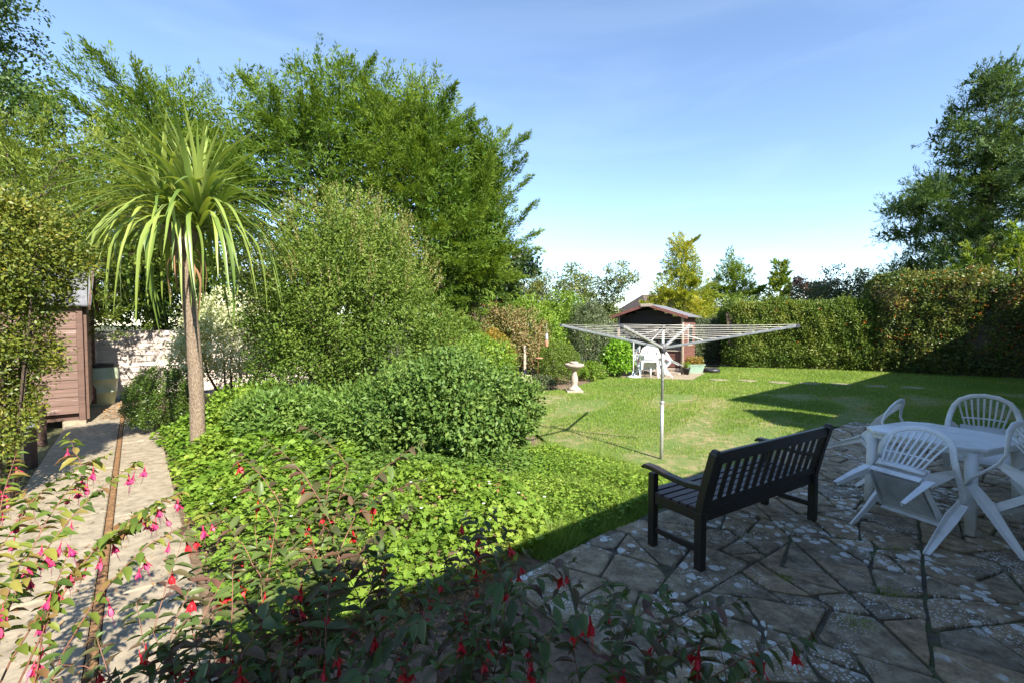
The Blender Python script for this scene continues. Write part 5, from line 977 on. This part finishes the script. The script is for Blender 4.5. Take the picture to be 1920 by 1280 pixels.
def fuchsia(label, base, tipsl, mat, flowers, nfl, seed, leafscale=1, red=False, side=3):
    """arching stems from the base to each tip, paired pointed leaves, hanging flowers near the ends"""
    rng = np.random.default_rng(seed); rs = random.Random(seed); t = thing('fuchsia', label, 'fuchsia', base); B = Vector(base); P = []; A = []; N = []; ln = []; spots = []
    def branch(p0, p1, r, arch, dens, main=True):
        p0 = Vector(p0); p1 = Vector(p1); l = (p1 - p0).length; m = 9; pts = []
        for i in range(m + 1):
            u = i / m; p = p0.lerp(p1, u); p.z += arch * l * math.sin(math.pi * u ** .8) ; p += Vector((rs.uniform(-1, 1), rs.uniform(-1, 1), rs.uniform(-1, 1))) * .004 * (0 < i < m); pts.append(p)
        MB().tube(pts, [r * (1 - .75 * i / m) for i in range(m + 1)], 5, False).build('stem', M['redtwig'], t, True)
        cnt = int(l * dens)
        for i in range(cnt):
            u = (.12 if main else .05) + (.95 - .05) * (i + rs.random() * .6) / cnt; u = min(u, .999); k = min(m - 1, int(u * m)); p = pts[k].lerp(pts[k + 1], u * m - k); tg = (pts[k + 1] - pts[k]).normalized(); sd = tg.cross(Vector((0, 0, 1))).normalized()
            if main and u < .35 and rs.random() < .6: continue
            for s in (-1, 1):
                a = (sd * s + tg * .55 + Vector((rs.gauss(0, .35), rs.gauss(0, .35), rs.gauss(-.35, .3)))).normalized(); P.append(p); A.append(a); N.append(Vector((rs.gauss(0, .3), rs.gauss(0, .3), 1))); ln.append(rs.uniform(.042, .082) * leafscale * (1.15 - .4 * u))
            if u > .45: spots.append(p)
            if main and u > .25 and rs.random() < side * .05:
                q = p + (sd * rs.choice((-1, 1)) * .9 + tg * .8 + Vector((0, 0, rs.uniform(-.1, .5)))).normalized() * rs.uniform(.14, .34); branch(p, q, r * .45, .10, dens * 1.25, False)
        # a dense little shoot at the tip
        for i in range(7): a = Vector((rs.gauss(0, .7), rs.gauss(0, .7), rs.gauss(.1, .5))); P.append(pts[-1]); A.append(a.normalized()); N.append(Vector((rs.gauss(0, .5), rs.gauss(0, .5), 1))); ln.append(rs.uniform(.014, .03) * leafscale)
        spots.append(pts[-1])
    for tp in tipsl:
        arch = tp[3] if len(tp) > 3 else .12; branch((rs.uniform(-.12, .12), rs.uniform(-.10, .10), 0), Vector(tp[:3]) - B, .0042, arch, 25)
    n = len(P); ln = np.array(ln); fold_leaves('leaves', [tuple(p) for p in P], [tuple(a) for a in A], [tuple(v) for v in N], ln, ln * .5, mat, t, rng.random(n))['kind'] = 'stuff'
    for k in range(nfl):
        p = rs.choice(spots); me, m2 = rs.choice(flowers); drop = rs.uniform(.012, .05); o = link('flower', me, t); o.location = p + Vector((rs.gauss(0, .012), rs.gauss(0, .012), -drop * .6)); o.rotation_euler = (rs.gauss(0, .18), rs.gauss(0, .18), rs.random() * 6); s = rs.uniform(.72, 1.08); o.scale = (s, s, s * rs.uniform(.9, 1.25)); link('petals', m2, o)
    return t
fuchsia('sunlit fuchsia with pale leaves and pink flowers arching over the path at left', (-1.75, 1.35, -.03), [(-1.85, 1.75, 1.11, 0.22), (-1.80, 1.90, 1.16, 0.25), (-1.50, 1.80, 1.22, 0.25), (-1.40, 1.90, 1.06, 0.3), (-1.13, 1.75, 1.05, 0.3), (-1.63, 1.50, 1.01, 0.18), (-1.59, 1.60, 0.96, 0.2), (-2.03, 1.70, 1.19, 0.18), (-2.09, 1.90, 1.23, 0.2), (-1.41, 1.80, 1.03, 0.26)], L['fuchsia'], FL_PINK, 95, 201, .95, side=.8)
mid = [(-0.66, 1.65, 1.26, 0.12), (-0.51, 1.60, 1.19, 0.2), (-0.62, 1.70, 1.23, 0.16), (-0.80, 1.55, 1.15, 0.15), (-0.89, 1.55, 1.08, 0.15), (-0.93, 1.50, 1.03, 0.15), (-1.03, 1.40, 0.93, 0.12), (-1.14, 1.35, 0.93, 0.1), (-1.17, 1.25, 0.89, 0.1), (-0.66, 1.40, 1.03, 0.1), (-0.53, 1.40, 1.03, 0.1), (-0.39, 1.40, 0.98, 0.12), (-0.28, 1.35, 0.98, 0.1), (-0.69, 1.20, 1.01, 0.1), (-0.78, 1.15, 0.99, 0.1), (-0.49, 1.15, 1.03, 0.1), (-0.35, 1.15, 1.00, 0.1), (-0.85, 1.10, 0.96, 0.1), (-0.54, 1.05, 1.00, 0.08), (-0.22, 1.15, 0.99, 0.1), (-0.36, 1.00, 1.03, 0.05), (-0.62, 1.00, 1.01, 0.05), (-0.98, 1.10, 0.90, 0.05), (-0.45, 0.95, 1.01, 0.05), (-0.67, 0.95, 1.00, 0.05), (-0.29, 0.95, 1.01, 0.05), (-0.97, 1.20, 0.94, 0.1), (-0.76, 1.35, 0.99, 0.1), (-0.31, 1.20, 1.01, 0.1), (-0.44, 1.10, 0.99, 0.08)]
fuchsia('shaded fuchsia bush with drooping leaves and red flowers, bottom centre-left', (-.62, 1.0, -.03), mid, L['fuchsia_red'], FL_RED, 150, 202, .9, side=2.1)
rt = [(-0.02, 1.60, 1.03, 0.06), (-0.11, 1.50, 0.99, 0.1), (-0.20, 1.45, 0.97, 0.1), (0.00, 1.30, 1.01, 0.12), (-0.12, 1.25, 0.98, 0.1), (0.05, 1.15, 0.97, 0.1), (-0.25, 1.05, 1.00, 0.1), (-0.07, 1.05, 0.99, 0.08), (-0.14, 1.10, 1.01, 0.1), (-0.16, 0.95, 1.03, 0.06), (-0.01, 0.95, 1.02, 0.06), (0.07, 1.00, 0.99, 0.08), (-0.08, 1.15, 0.99, 0.1)]
fuchsia('shaded fuchsia with purple-green leaves and red flowers beside the patio edge', (-.12, 1.0, -.03), rt, L['fuchsia_red'], FL_RED, 95, 203, .9, side=2.2)
rt2 = [(0.30, 1.35, 0.98, 0.12), (0.46, 1.30, 0.96, 0.15), (0.31, 1.20, 0.94, 0.12), (0.51, 1.20, 0.92, 0.15), (0.59, 1.15, 0.88, 0.15), (0.15, 1.10, 0.97, 0.1), (0.36, 1.10, 0.93, 0.12)]
fuchsia('thin fuchsia sprays with hanging red flowers in front of the paving', (.22, .95, -.02), rt2, L['fuchsia_red'], FL_RED, 64, 204, .9, side=1.2)
